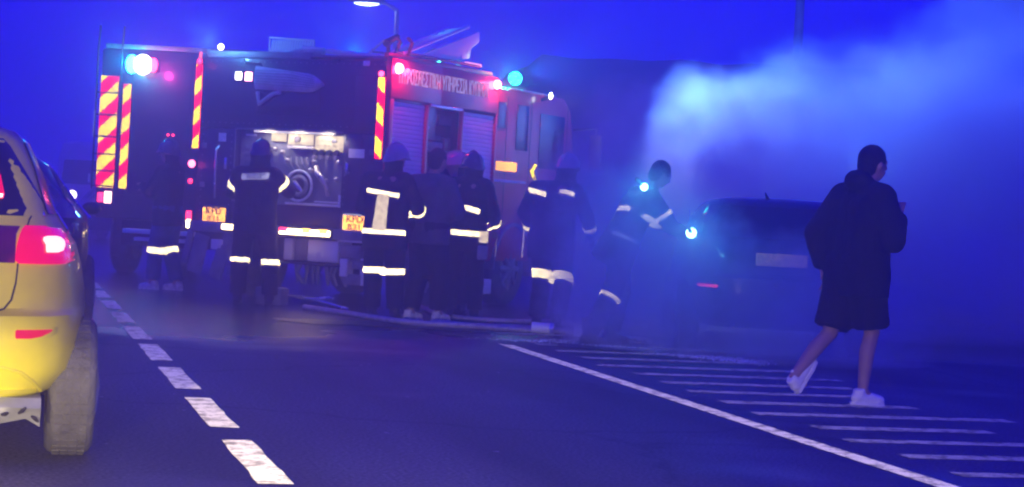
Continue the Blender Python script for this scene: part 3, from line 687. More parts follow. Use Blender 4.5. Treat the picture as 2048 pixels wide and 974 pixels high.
# ---- roof gear, placed in the truck's own frame
P("roof_rim", "red", 1.14, 1.20, .0, 2.6, 2.80, 2.86, bev=.01); P("roof_rim", "alud", -1.2, -1.14, .0, 2.6, 2.80, 2.86, bev=.01)
P("rear_roof_lip", "alud", -1.19, .2, .0, .06, 2.762, 2.84, bev=.01)
grl = empty("louvre_panel", (0, 0, 0)); grl.parent = tb
for i in range(17):
    x = -.52+i*.034; MB().box(x, x+.013, .30, .32, 2.80, 3.00, RX(8)).build("slat", "white", grl, bevel=0)
MB().tube([(-.55, .31, 2.80), (-.55, .31, 3.03), (.05, .31, 3.0), (.05, .31, 2.80)], .013, 6).build("panel_frame", "white", grl)
MB().tube([(-.45, .18, 2.74), (0, .16, 2.86), (.28, .15, 2.86)], [.05, .045, .04], 10).build("hose_tube", "hose", tb, smooth=True)
for i in range(8): MB().tube([(.0+.035*i, .12, 2.86), (.0+.035*i, .12, 2.79)], .008, 6).build("tube_rib", "alud", tb)
MB().tube([(.0, .15, 2.90), (.28, .15, 2.88)], .028, 10).build("suction_tube", "white", tb, smooth=True)
MB().tube([(.32, .15, 2.87), (1.0, .15, 2.81)], .03, 10).build("suction_tube", "white", tb, smooth=True)
MB().tube([(.78, .25, 2.84), (.98, .28, 3.02)], .014, 8).build("roof_prop", "white", tb)
mon = empty("roof_monitor", (0, 0, 0)); mon.parent = tb
for q in ([(1.02, .3, 2.82), (1.02, .3, 2.98), (1.10, .32, 3.05)], [(1.10, .3, 2.84), (1.16, .32, 3.0), (1.12, .3, 3.05)], [(1.2, .42, 2.86), (1.24, .45, 3.0), (1.18, .45, 3.06)]):
    MB().tube(q, .022, 8).build("monitor_pipe", "darkred", mon, smooth=True)
MB().tube([(1.00, .28, 2.98), (1.02, .5, 3.08)], [.045, .03], 10).build("nozzle", "darkred", mon, smooth=True)
for z in (2.74, 2.79, 2.86): MB().tube([(.98, .02, z), (1.12, .02, z-.01)], .013, 6).build("fitting_bar", "alud", tb)
P("roof_bracket", "shutter", .88, .97, -.01, .03, 2.70, 2.76); P("roof_bracket", "black", .5, .58, -.01, .03, 2.72, 2.77)
def ladder(parent, a, b, across, n, r_=.022, m_="shutter"):
    a, b, ac = Vector(a), Vector(b), Vector(across)
    for s_ in (-.5, .5): MB().tube([a+ac*s_, b+ac*s_], r_, 8).build("ladder_rail", m_, parent)
    for i in range(n):
        c = a+(b-a)*(i+.5)/n; MB().tube([c-ac*.5, c+ac*.5], r_*.7, 6).build("rung", m_, parent)
ld = empty("roof_ladder", (0, 0, 0)); ld.parent = tb
ladder(ld, (1.05, .35, 2.86), (1.05, 1.9, 3.32), (.28, 0, .04), 9)
rk = empty("ladder_rack", (0, 0, 0)); rk.parent = tb
MB().prismx([(.9, 2.9), (2.35, 3.33), (2.35, 3.20), (2.15, 3.10), (2.12, 2.98), (1.9, 2.95), (1.2, 2.86)], 1.08, 1.12).build("rack_plate", "shutter", rk, bevel=.01)
for y in (1.3, 1.65, 2.0): MB().tube([(.7, y, 2.83), (1.08, y, 2.95+(y-1)*.2)], .02, 8).build("rack_bar", "alud", rk)
MB().tube([(1.1, 1.86, 2.84), (1.1, 1.9, 3.0)], .03, 8).build("rack_post", "shutter", rk)
MB().tube([(1.17, .2, 2.88), (1.17, 1.7, 2.90), (1.17, 2.3, 2.90)], .018, 8).build("roof_rail", "alud", tb)
P("red_roof_lamp", glow("long_red_lamp", (1, .3, .4), 3), 1.10, 1.17, 1.98, 2.36, 2.90, 2.93, label="long thin red lamp on the roof edge")
bar = P("light_bar", "black", -.9, 1.15, 3.40, 3.70, 2.705, 2.76)
MB().ball((1.05, 3.55, 2.86), (.085, .085, .085)).build("beacon", G["teal"], bar, smooth=True)
MB().ball((-.8, 3.55, 2.86), (.08, .08, .08)).build("beacon", G["cyan"], bar, smooth=True)
lamp("beacon_light", 'POINT', (1.05, 3.36, 2.93), (.0, .9, .62), 230, tb, .08)
lamp("beacon_light", 'POINT', (-.8, 2.7, 3.05), (.0, .6, 1), 240, tb, .08)
lamp("rear_beacon_light", 'POINT', (.8, 1.5, 3.0), (.0, .8, 1), 30, tb, .04)  # light added for the cyan shine on the roof ladder
MB().ball((.95, 1.62, 2.86), (.05, .05, .05)).build("beacon", G["cyan"], tb, smooth=True)  # glowing ball stands in for a beacon's reflection on the roof gear
lamp("smoke_fill_spot", 'SPOT', (1.42, 4.02, 2.66), (1, .88, .5), 360, tb, .05, target=(3.6, 5.4, 2.0), angle=110, blend=.7)  # warm spot added to lighten the smoke above the car
lamp("beacon_smoke_spot", 'SPOT', (1.15, 3.75, 2.95), (.045, .22, 1), 6300, tb, .08, target=(7.5, 8.6, 5.0), angle=105, blend=.6)  # azure spot added at the cab beacon to light the smoke
P("cab_drip_rail", "shutter", 1.16, 1.235, 3.1, 4.4, 2.69, 2.71)

# the second engine, left and further back -------------------------------
ta = empty("fire_engine", (-4.538, 27.5, 0), 3, label="dark fire engine further back at left, ladder over its hazard boards", cat="fire engine")
def A(name, m, x0, x1, y0, y1, z0, z1, par=ta, bev=.012, **k): return MB().box(x0, x1, y0, y1, z0, z1).build(name, m, par, bevel=bev, **k)
A("body", "navy", -1.24, 1.24, 0, 4.2, .78, 3.12, bev=.04); A("cab", "navy", -1.2, 1.2, 4.3, 6.4, .6, 2.95, bev=.08)
A("roof_rim", "alud", -1.2, 1.22, .02, .1, 3.122, 3.19); A("rear_door", "navy", -.78, 1.18, -.02, 0, 1.12, 2.98)
A("rear_step", "shutter", -.75, .2, -.35, -.03, .60, .66); A("rear_step", "shutter", -.6, .1, -.30, -.03, .50, .55); A("chassis", "black", -.9, .9, .2, 6, .42, .77)
for sx in (-1, 1):
    for wy in (1.2, 5.2): wheel(ta, sx*1.06, wy, .46, .28, 8, .55)
hazard(ta, -1.23, -.985, 1.20, 2.74, -.003, .42); hazard(ta, -.91, -.80, 1.20, 2.64, -.023, .42)
ld = empty("rear_ladder", (0, 0, 0)); ld.parent = ta
for x in (-1.26, -.93): MB().tube([(x, -.12, 1.18), (x, -.12, 3.1), (x+.01, -.10, 3.42)], .013, 8).build("ladder_rail", "black", ld)
for i, z in enumerate((1.22, 1.43, 1.66, 1.9, 2.2, 2.5)): MB().tube([(-1.26, -.12, z), (-.93, -.12, z)], .011, 6).build("rung", "black", ld)
for x in (-1.27,):
    MB().tube([(x-.03, -.13, 1.26), (x-.03, -.13, 1.38)], .014, 6).build("ladder_hook", "shutter", ld); MB().tube([(x-.01, -.13, 1.9), (x-.0, -.13, 2.25)], .01, 6).build("ladder_hook", "shutter", ld)
hs = box_lamp(ta, "tail_lamp", -1.10, -1.0, .99, 1.15, 0, glow("tail2", (1, .5, .4), 8)); A("lamp_side", G["reddim"], -1.2, -1.11, -.03, 0, 1.0, 1.13, hs)
for x in (-.26, -.19): MB().ball((x, -.03, 1.97), .018).build("marker_lamp", G["reddim"], ta, smooth=True)
hd = MB().box(-.85, -.42, -.06, .1, 2.82, 3.0).build("beacon_base", "black", ta, bevel=.02)
MB().ball((-.64, -.10, 2.91), (.13, .09, .14)).build("beacon", G["whitehot"], hd, smooth=True)
MB().ball((-.80, -.08, 2.91), (.085, .07, .13)).build("beacon", G["cyan"], hd, smooth=True)
MB().ball((-.50, -.08, 2.91), (.055, .06, .10)).build("beacon", G["redhot"], hd, smooth=True)
lamp("beacon_light", 'POINT', (-.85, -.35, 2.93), (.0, .7, 1), 230, ta, .07); lamp("beacon_light", 'POINT', (-.44, -.35, 2.9), (1, .05, .4), 150, ta, .07); lamp("beacon_light", 'POINT', (-.64, -.4, 2.91), (.4, .5, 1), 15, ta, .1)

# ------------------------------------------------------------------ street lamps
def pole(loc, h, label, arm=None, lit=False):
    t = empty("street_lamp", loc, 0, label=label, cat="street lamp")
    MB().tube([(0, 0, 0), (0, 0, h)], [.11, .05], 12).build("pole", "alud" if h > 7 else "alu", t, smooth=True)
    MB().disc((0, 0, .15), (0, 0, 1), .17, .3, 12).build("pole_base", "alud", t)
    if arm:
        MB().tube([(0, 0, h-.02), (arm*.4, 0, h+.12), (arm, 0, h+.16)], [.05, .04, .035], 8).build("arm", "alu", t, smooth=True)
        hd = MB().ball((arm*1.12, 0, h+.17), (.42, .16, .09)).build("lantern", "alud", t, smooth=True)
        if lit: MB().ball((arm*1.12, 0, h+.12), (.3, .12, .07)).build("lens", G["street"], hd, smooth=True); lamp("lantern_light", 'POINT', (arm*1.12, 0, h-.05), (.75, 1, .85), 60, t, .15)
    return t
pole((-2.86, 45, 0), 5.55, "slim lit street lamp rising behind the red engine's roof", -.62, True)
pole((4.55, 33.2, 0), 8.3, "street lamp pole rising out of the smoke top", None)

# ------------------------------------------------------------------ dark hillside beyond the road
M["scrub"] = mat("dark_scrub", (.03, .035, .02), .95, noise=.5, scale=.7, bump=.8, bscale=3)
import mathutils.noise as mn
hl_ = MB(); nx, ny = 70, 14; v = []
for j in range(ny+1):
    for i in range(nx+1):
        x = -4+i*.9; y = 44+j*3.5; e = max(0, min(1, (x+3.2)/3.4))*max(0, min(1, (j)/2.2)); e = e*e*(3-2*e)
        v.append((x, y, -.12+e*(5.3+.02*(x-2)+.35*mn.noise(Vector((x*.35, y*.2, 0)))+.22*mn.noise(Vector((x*1.3, y*.9, 3)))+j*.06)))
hl_.add(v, [(j*(nx+1)+i, j*(nx+1)+i+1, (j+1)*(nx+1)+i+1, (j+1)*(nx+1)+i) for j in range(ny) for i in range(nx)]).build("hill", "scrub", smooth=True, kind="structure")

# ------------------------------------------------------------------ people
BASE = dict(pel=(0, 0, .96), wst=(0, 0, 1.12), chs=(0, .0, 1.34), nck=(0, 0, 1.50), hd=(0, .03, 1.66),
            sL=(-.19, 0, 1.43), sR=(.19, 0, 1.43), eL=(-.27, .02, 1.14), eR=(.27, .02, 1.14), wL=(-.25, .16, .92), wR=(.25, .16, .92),
            hL=(-.10, 0, .93), hR=(.10, 0, .93), kL=(-.13, .03, .50), kR=(.13, .03, .50), aL=(-.14, 0, .09), aR=(.14, 0, .09), fL=0, fR=0)
def V3(p): return Vector(p)
def hand(mb, w, e, side, scale=1., curl=.35):
    """palm, four bent fingers of unequal length and a thumb from the side of the palm"""
    d = (V3(w)-V3(e)).normalized(); up = Vector((0, 0, 1)); a = d.cross(up)
    if a.length < .1: a = Vector((0, 1, 0)) if abs(d.y) < .9 else Vector((1, 0, 0))
    a.normalize(); n = a.cross(d).normalized()
    w = V3(w)
    for t in (-.024, -.008, .008, .024): mb.capsule(w+a*t*.6, w+d*.085+a*t, .015, .013, 8)
    for k, (t, L_) in enumerate(((-.030, .062), (-.010, .075), (.010, .080), (.030, .070))):
        p = w+d*.088+a*t; q = p+(d*math.cos(curl)-n*math.sin(curl))*L_*.5; s_ = q+(d*math.cos(curl*2.4)-n*math.sin(curl*2.4))*L_*.5
        mb.capsule(p, q, .0095, .0088, 8); mb.capsule(q, s_, .0088, .0075, 8)
    p = w+d*.02-a*.03*side; q = p+(d*.7-a*.7*side).normalized()*.045; s_ = q+(d*.95-a*.2*side-n*.3).normalized()*.032
    mb.capsule(p, q, .013, .011, 8); mb.capsule(q, s_, .011, .009, 8)
def person(loc, yaw, label, pose, top="cloth", legs="cloth", jr=1.1, boots="boot", head="helmet", bands=(), jacket_hem=.78, shorts=False, hoodie=False, hairy="hair", name="person", sleeves=True, tail=None, lean=None, hands="skin", bw=1.):
    J = dict(BASE); J.update(pose); t = empty(name, loc, yaw, label=label, cat="person")
    hd, nk = V3(J["hd"]), V3(J["nck"]); fwd = Vector((J.get("look", (0, 1, 0)))).normalized()
    rt = fwd.cross(Vector((0, 0, 1))).normalized(); upv = rt.cross(fwd)
    rot = Matrix((rt, fwd, upv)).transposed()
    # body, one surface
    b = MB()
    b.ball(hd, (.075, .095, .11), rot=rot); b.ball(hd+rot @ Vector((0, .015, -.05)), (.06, .075, .075), rot=rot)
    b.capsule(hd+rot @ Vector((0, .10, -.0)), hd+rot @ Vector((0, .108, -.028)), .010, .015, 8)       # nose
    b.capsule(hd+rot @ Vector((-.022, .088, -.06)), hd+rot @ Vector((.022, .088, -.06)), .009, .009, 8)   # lips
    for s_ in (-1, 1): b.ball(hd+rot @ Vector((s_*.078, .0, -.01)), (.012, .02, .032), rot=rot); b.ball(hd+rot @ Vector((s_*.03, .09, .022)), (.02, .01, .008), rot=rot)
    b.capsule(hd+rot @ Vector((0, -.015, -.05)), nk-Vector((0, 0, .02)), .055, .062)
    for s_ in (-.07, .07): b.capsule(V3(J["chs"])+V3((s_, 0, .04)), V3(J["wst"])+V3((s_*.8, 0, 0)), .11, .09); b.capsule(V3(J["wst"])+V3((s_*.8, 0, 0)), V3(J["pel"])+V3((s_, 0, 0)), .09, .10)
    for s, sg in (("L", -1), ("R", 1)):
        b.capsule(V3(J["nck"])-V3((0, 0, .04)), J["s"+s], .055, .055); b.capsule(J["s"+s], J["e"+s], .052, .04); b.capsule(J["e"+s], J["w"+s], .04, .026)
        hand(b, J["w"+s], J["e"+s], sg)
        b.capsule(J["h"+s], J["k"+s], .085, .055); kk = V3(J["k"+s]); aa = V3(J["a"+s]); b.capsule(kk, kk.lerp(aa, .35)+V3((0, -.015, 0)), .052, .055); b.capsule(kk.lerp(aa, .35)+V3((0, -.015, 0)), aa, .055, .036)
        b.capsule(aa, aa+V3((0, .08, -.05)), .036, .03)
    blob(b, "body", hands, t, .0105, 2)
    for s_ in (-1, 1): MB().ball(hd+rot @ Vector((s_*.03, .088, .008)), .011, 10, 7).build("eye", "white", t, smooth=True)
    # trousers
    m = MB(); kr = .078 if not shorts else .10
    for s in "LR":
        k = V3(J["k"+s]); a = V3(J["a"+s]); h = V3(J["h"+s])
        m.capsule(h+V3((0, 0, .06)), h, .13*jr, .125*jr); 
        if shorts: m.tube([h, h.lerp(k, .5), h.lerp(k, .93)], [.12*jr, .11*jr, .105*jr], 14)
        else: m.capsule(h, k, .12*jr, .088*jr); m.tube([k, k.lerp(a, .5), a+(a-k).normalized()*-.03], [.09*jr, .085*jr, .082*jr], 14)
    blob(m, "shorts" if shorts else "trousers", legs, t, .018, 3, .016)
    # jacket with sleeves, one surface
    m = MB(); pel, wst, chs = V3(J["pel"]), V3(J["wst"]), V3(J["chs"])
    ax = (V3(J["sR"])-V3(J["sL"])).normalized()
    hem = pel+(pel-wst).normalized()*(pel.z-jacket_hem)
    for s_ in (-1, -.35, .35, 1):
        m.capsule(chs+ax*.115*s_*bw, wst+ax*.10*s_*bw, .125*jr, .12*jr); m.capsule(wst+ax*.10*s_*bw, pel+ax*.105*s_*bw, .12*jr, .125*jr)
        m.tube([pel+ax*.105*s_*bw, hem+ax*.105*s_*bw], [.125*jr, .125*jr], 14)
    for s in "LR":
        m.capsule(V3(J["nck"])-V3((0, 0, .05)), J["s"+s], .085, .088*jr); m.capsule(J["s"+s], J["e"+s], .088*jr, .07*jr)
        if sleeves: w_ = V3(J["w"+s]); e_ = V3(J["e"+s]); m.capsule(e_, e_.lerp(w_, .8), .07*jr, .058*jr); m.tube([e_.lerp(w_, .8), e_.lerp(w_, .97)], [.058*jr, .055*jr], 12)
    m.tube([nk-V3((0, 0, .06)), nk+V3((0, 0, .035))], [.09, .075], 14)
    if hoodie: m.ball(nk+V3((0, -.08, .03)), (.12, .09, .08))
    if tail: 
        for p_ in tail: m.capsule(*p_)
    jk = blob(m, "jacket", top, t, .017, 3, .022)
    # footwear
    for s in "LR":
        a = V3(J["a"+s]); pit = J["f"+s]; f = MB(); rf = Matrix.Rotation(R(-pit), 3, 'X')
        def q(x, y, z): return a+rf @ Vector((x, y, z))
        f.capsule(q(0, -.045, -.045), q(0, .05, -.04), .042, .04); f.capsule(q(0, .05, -.04), q(0, .155, -.055), .042, .034); f.capsule(q(0, -.03, -.055), q(0, .16, -.06), .033, .03)
        if boots in ("boot",): f.tube([q(0, 0, -.03), q(0, -.005, .16)], [.052, .065], 12)
        else: f.tube([q(0, -.02, -.04), q(0, -.03, .02)], [.043, .045], 12); f.capsule(q(0, .03, -.0), q(0, .02, .035), .018, .014)
        sh_ = blob(f, "boot" if boots == "boot" else "shoe", boots, t, .011, 3)
        g = MB(); oc = [(-.034, -.075), (0, -.09), (.034, -.075), (.038, .02), (.044, .11), (.03, .175), (0, .19), (-.03, .175), (-.044, .11), (-.038, .02)]
        g.loft([[q(x, y, z) for x, y in oc] for z in (-.092, -.072)]).build("sole", "black" if boots == "boot" else boots, sh_)
        if boots != "boot":
            for i in range(4): g = MB().tube([q(-.025, .035+.022*i, .0-.009*i), q(.025, .035+.022*i, .0-.009*i)], .004, 5).build("lace", boots, sh_)
    # head cover
    if head in ("helmet", "helmdark"):
        h = MB(); rings = []
        for i in range(9):
            an = math.pi/2*i/8; rr = math.cos(an); rings.append([hd+rot @ Vector((.115*rr*math.cos(2*math.pi*j/22), -.005+.14*rr*math.sin(2*math.pi*j/22), .03+.125*math.sin(an))) for j in range(22)])
        low = [hd+rot @ Vector((.125*math.cos(2*math.pi*j/22), -.015+.155*math.sin(2*math.pi*j/22), .01-.05*max(0, -math.sin(2*math.pi*j/22)))) for j in range(22)]
        he = h.loft([low]+rings[:-1]).build("helmet", head, t, smooth=True)
        MB().tube([hd+rot @ Vector((0, -.005+.143*math.cos(math.pi*i/10), .035+.128*math.sin(math.pi*i/10))) for i in range(11)], .011, 8).build("comb", head, he, smooth=True)
        MB().tube([hd+rot @ Vector((.12*math.cos(math.pi*i/8), .155*math.sin(math.pi*i/8), .005)) for i in range(9)], .010, 6).build("brim", head, he, smooth=True)
        nc = MB(); nc.loft([[hd+rot @ Vector((r_*math.cos(math.pi+math.pi*i/10), -.02+r_*1.1*math.sin(math.pi+math.pi*i/10), z)) for i in range(11)] for r_, z in ((.115, -.02), (.105, -.09), (.12, -.16))], caps=False, closed=False)
        nc.build("neck_cape", "cloth", he, smooth=True)
    else:
        h = MB(); h.ball(hd+rot @ Vector((0, -.015, .03)), (.088, .105, .105), rot=rot); h.ball(hd+rot @ Vector((0, -.05, -.02)), (.075, .07, .09), rot=rot)
        blob(h, "hair", hairy, t, .012, 1, .008)
    # reflective bands, pressed on the cloth
    dg = bpy.context.evaluated_depsgraph_get(); dg.update()
    for bd in bands:
        kind = bd[0]
        if kind == "arc":      # arc (centre, axis, radius, width, from deg, to deg)
            _, c, axis, rad, wd, a0, a1 = bd[:7]; mt = bd[7] if len(bd) > 7 else "r_white"; tgt = jk if (len(bd) < 9) else [x for x in parts_of(t) if x.name.split('.')[0] == bd[8]][0]
            c = V3(c); ax_ = V3(axis).normalized(); p = Vector((1, 0, 0)) if abs(ax_.x) < .8 else Vector((0, 1, 0)); p = (p-ax_*p.dot(ax_)).normalized(); q_ = ax_.cross(p)
            n = 28; pts = []
            for i in range(n+1):
                an = R(a0+(a1-a0)*i/n); d_ = p*math.cos(an)+q_*math.sin(an)
                for k in range(4): pts.append(c+d_*rad+ax_*wd*(k/3-.5))
            out = []
            for i, P_ in enumerate(pts):
                cc = c+ax_*(P_-c).dot(ax_); d_ = (cc-P_).normalized()
                ok, lo, no, fi = tgt.ray_cast(P_, d_)
                if not ok or (lo-P_).length > rad: lo = cc-d_*rad*.7
                out.append(lo-d_*.010)
            for i in range(1, n): 
                for k in range(4): out[i*4+k] = (out[(i-1)*4+k]+out[i*4+k]+out[(i+1)*4+k])/3 if True else 0
            mb = MB(); f = []
            for i in range(n):
                for k in range(3): f.append((i*4+k, i*4+k+1, (i+1)*4+k+1, (i+1)*4+k))
            mb.add(out, f)
            def md(o):
                s_ = o.modifiers.new("s", 'SOLIDIFY'); s_.thickness = .006
            mb.build("reflective_band", mt, tgt, mods=md)
        elif kind == "quad":   # quad on the cloth: four corners, projected along a direction
            _, cs, dr, mt = bd; n = 10; out = []; dr = V3(dr).normalized(); cs = [V3(c) for c in cs]
            for j in range(n+1):
                for i in range(n+1):
                    u, v = i/n, j/n; P_ = (cs[0]*(1-u)+cs[1]*u)*(1-v)+(cs[3]*(1-u)+cs[2]*u)*v
                    ok, lo, no, fi = jk.ray_cast(P_-dr*.5, dr); out.append((lo if ok else P_)-dr*.014)
            mb = MB().add(out, [(j*(n+1)+i, j*(n+1)+i+1, (j+1)*(n+1)+i+1, (j+1)*(n+1)+i) for j in range(n) for i in range(n)])
            def md(o):
                s_ = o.modifiers.new("s", 'SOLIDIFY'); s_.thickness = .006
            mb.build("reflective_panel", mt, jk, mods=md)
    return t, J, jk
def arm_band(J, s, t, w=.05, a0=0, a1=360, seg="up"):
    p, q = (V3(J["s"+s]), V3(J["e"+s])) if seg == "up" else (V3(J["e"+s]), V3(J["w"+s]))
    return ("arc", p.lerp(q, t), q-p, .16, w, a0, a1)
def leg_band(J, s, t, w=.05, lo=True, a0=0, a1=360):
    p, q = (V3(J["k"+s]), V3(J["a"+s])) if lo else (V3(J["h"+s]), V3(J["k"+s]))
    return ("arc", p.lerp(q, t), q-p, .2, w, a0, a1, "r_white", "trousers")
def full(p): J = dict(BASE); J.update(p); return J
# 1: firefighter behind, by the left engine, side on
p = full(dict(sL=(-.17, 0, 1.42), wL=(-.1, .3, 1.25), eL=(-.24, .12, 1.18), wR=(.12, .32, 1.2), eR=(.25, .12, 1.16), kL=(-.10, .08, .5), aL=(-.10, .10, .09), aR=(.10, -.12, .09), kR=(.1, .0, .5)))
person((-4.19, 24.25, 0), -70, "firefighter in dark gear standing in front of the left engine, shin band lit", p, head="helmdark", boots="shoegrey", legs="bluecloth",
       bands=[leg_band(p, "L", .05, .075), leg_band(p, "R", .05, .07)])
# 2: firefighter at the pump bay, back to us
p = full(dict(eL=(-.30, .16, 1.22), wL=(-.16, .38, 1.28), eR=(.33, .18, 1.26), wR=(.26, .42, 1.38), kL=(-.15, .02, .5), kR=(.19, .02, .5), aL=(-.15, 0, .09), aR=(.20, .0, .09), hd=(.02, .05, 1.68)))
person((-2.83, 21.95, 0), 3, "firefighter with a pale name label across the back working the pump bay", p, head="helmdark",
       bands=[arm_band(p, "L", .55, .055), arm_band(p, "R", .45, .055), leg_band(p, "L", .02, .05), leg_band(p, "R", .05, .055), ("quad", [(-.15, -.3, 1.37), (.15, -.3, 1.39), (.15, -.3, 1.46), (-.15, -.3, 1.44)], (0, 1, 0), "r_blue")])
lab = [o for o in COL.objects if o.name.startswith("reflective_panel")][-1]
text("back_lettering", "ΠΥΡΟΣΒΕΣΤΙΚΗ\nΥΠΗΡΕΣΙΑ", .03, "bluecloth", lab, (0, -.185, 1.415), (R(90), R(-3), 0), .25, .004)
# 3: firefighter with the T shaped back bands
p = full(dict(hd=(.05, .10, 1.66), nck=(.03, .05, 1.50), look=(.5, 1, 0), eR=(.30, .10, 1.17), wR=(.24, .34, 1.08), eL=(-.29, .06, 1.15), wL=(-.2, .3, 1.05), kL=(-.13, .05, .5), kR=(.12, .0, .5), aR=(.15, -.02, .09), aL=(-.12, .05, .09)))
person((-1.30, 20.5, 0), 14, "firefighter seen from behind with a broad pale strip down the back", p, head="helmet", jacket_hem=.72,
       bands=[("arc", (0, 0, 1.30), (.12, 0, 1), .4, .045, 212, 322), ("arc", (0, 0, .90), (-.0, .05, 1), .4, .05, 195, 345), ("quad", [(-.10, -.4, .92), (.045, -.4, .92), (.06, -.4, 1.29), (-.06, -.4, 1.29)], (0, 1, 0), "r_panel"),
              arm_band(p, "R", .25, .06, seg="lo"), leg_band(p, "L", -.02, .06), leg_band(p, "R", -.0, .06)])
# 4: man in a plain dark top, arms folded, pale shoes
p = full(dict(hd=(.04, .05, 1.67), sL=(-.22, 0, 1.42), sR=(.22, 0, 1.42), eL=(-.34, .02, 1.12), eR=(.30, .1, 1.14), wL=(-.12, .26, 1.05), wR=(.02, .28, 1.1), kL=(-.12, .02, .5), aL=(-.13, -.08, .09), aR=(.08, .12, .09), kR=(.08, .12, .5)))
person((-.87, 20.75, 0), 40, "broad man in a plain dark top and worn pale trainers between two firefighters", p, top="grey", legs="cloth2", head="hair", boots="shoegrey", jr=1.18, jacket_hem=.80)
# 5: firefighter with two bright bands and a yellow radio at the hip
p = full(dict(hd=(.03, .04, 1.64), look=(-.8, 1, 0), eR=(.30, .02, 1.14), wR=(.28, .22, 1.0), eL=(-.28, .06, 1.14), wL=(-.1, .28, 1.1)))
person((-.50, 21.2, 0), 8, "firefighter with two slanting bright bands and a yellow box at the hip", p, head="helmdark", jacket_hem=.74, jr=1.04,
       bands=[("arc", (0, 0, 1.20), (.24, 0, 1), .42, .055, 200, 325), ("arc", (0, 0, .93), (.03, 0, 1), .42, .055, 190, 345), leg_band(p, "L", -.1, .04, True, 200, 330), arm_band(p, "R", .6, .045, seg="lo")])
rb = empty("radio", (-.30, 20.98, .84), 8, label="small yellow radio box clipped at a firefighter's hip", cat="radio")
MB().box(-.045, .045, -.03, .03, 0, .12).build("case", "r_panel", rb, bevel=.01); MB().tube([(.02, 0, .12), (.02, 0, .2)], .006, 6).build("aerial", "black", rb)
MB().box(-.06, .05, -.02, .02, -.18, -.03).build("pouch", "hose", rb, bevel=.015)
# 6: head and shoulders behind
p = full(dict(look=(-1, .3, 0)))
person((-.66, 22.3, 0), -20, "helmeted firefighter mostly hidden behind the two-band firefighter", p, head="helmet", bands=[arm_band(p, "R", .5, .05)])
# 7: firefighter walking to the smoke
p = full(dict(pel=(0, 0, .94), chs=(.0, .08, 1.34), nck=(.03, .12, 1.50), hd=(.10, .18, 1.66), look=(.2, 1, -.2), sL=(-.19, .05, 1.43), sR=(.19, .12, 1.42), eL=(-.32, .10, 1.18), wL=(-.27, .3, 1.0), eR=(.32, .2, 1.18), wR=(.34, .38, .98),
              kL=(-.10, .12, .5), kR=(.14, .05, .50), aL=(-.12, .05, .09), aR=(.12, -.12, .09)))
person((.40, 20.4, 0), 12, "firefighter with a round grey helmet at the edge of the smoke", p, head="helmet", jacket_hem=.72,
       bands=[("arc", (-.12, .02, 1.37), (.25, .2, 1), .25, .05, 200, 300), ("arc", (.10, .08, 1.40), (.2, .2, 1), .3, .045, 250, 330), arm_band(p, "L", .5, .04, 200, 300), arm_band(p, "L", .65, .05, seg="lo"), arm_band(p, "R", .6, .05, seg="lo"),
              leg_band(p, "L", -.12, .085), leg_band(p, "R", -.05, .075)])
# 8: firefighter leaning over the smoking car with a torch
p = full(dict(pel=(0, -.04, .93), wst=(0, .05, 1.08), chs=(0, .16, 1.30), nck=(0, .27, 1.46), hd=(0, .37, 1.61), look=(0, 1, -.4), sL=(-.19, .22, 1.40), sR=(.19, .20, 1.37), eL=(-.26, .42, 1.18), wL=(-.1, .66, 1.10), eR=(.27, .38, 1.12), wR=(.12, .63, 1.06),
              kL=(-.12, .08, .5), kR=(.12, -.12, .48), aL=(-.12, .0, .09), aR=(.14, -.35, .09)))
person((1.02, 18.7, 0), 68, "firefighter bending over the back corner of the smoking car", p, head="hair", jacket_hem=.74,
       bands=[("arc", (0, .13, 1.20), (0, .55, 1), .4, .05, 0, 360), ("arc", (0, .01, .98), (0, .4, 1), .4, .035, -60, 60, "r_blue"), arm_band(p, "R", .6, .04), leg_band(p, "R", .1, .04)])
# 9: passer-by in dark clothes and white trainers
p = full(dict(pel=(0, 0, .93), chs=(0, .03, 1.33), nck=(0, .05, 1.50), hd=(0, .09, 1.65), sL=(-.2, .02, 1.42), sR=(.2, .02, 1.42), eL=(-.30, -.14, 1.16), wL=(-.26, -.10, .92), eR=(.33, .04, 1.13), wR=(.25, .13, 1.30),
              kL=(-.1, -.12, .48), aL=(-.1, -.40, .18), fL=-58, kR=(.1, .08, .50), aR=(.1, .03, .10), fR=2))
person((2.36, 13.65, 0), 62, "passer-by in a long dark hoodie, shorts and white trainers walking past the smoke", p, top="cloth2", legs="cloth2", head="hair", boots="shoe", jr=1.2, bw=1.25, shorts=True, hoodie=True, jacket_hem=.74, sleeves=True)
ph = empty("mobile_phone", (2.47, 13.40, 1.30), 78, label="small phone in the passer-by's raised hand", cat="phone")
MB().box(-.01, .01, -.02, .02, -.035, .035).build("case", "alud", ph, bevel=.004)

# torches and the lit things by the smoking car
def torch(loc, tgt, label, s=1.):
    t = empty("torch", loc, 0, label=label, cat="torch"); d = (V3(tgt)-V3(loc)).normalized()
    MB().tube([-d*.12, -d*.02, (0, 0, 0)], [.018, .018, .03], 12).build("case", "black", t, smooth=True)
    MB().ball((0, -.01, 0), .034*s).build("lens", G["cyanw"], t, smooth=True)
    lamp("torch_light", 'POINT', tuple(-V3((.0, .09, 0))+V3((0, 0, .02))), (.04, .7, 1), 38*s, t, .04)
torch((1.175, 18.25, 1.475), (1.7, 18.6, 1.0), "cyan torch at the bending firefighter's shoulder")
torch((1.63, 18.28, 1.08), (1.7, 18.6, 1.0), "bright cyan torch held at the smoking car's rear corner", 1.4)
MB().tube([(1.62, 18.3, 1.18), (1.60, 18.3, 1.30)], [.012, .004], 6).build("car_glint", "steel", None, label="thin bright aerial by the smoking car's corner", cat="aerial")  # sliver added as a bright glint beside the torch
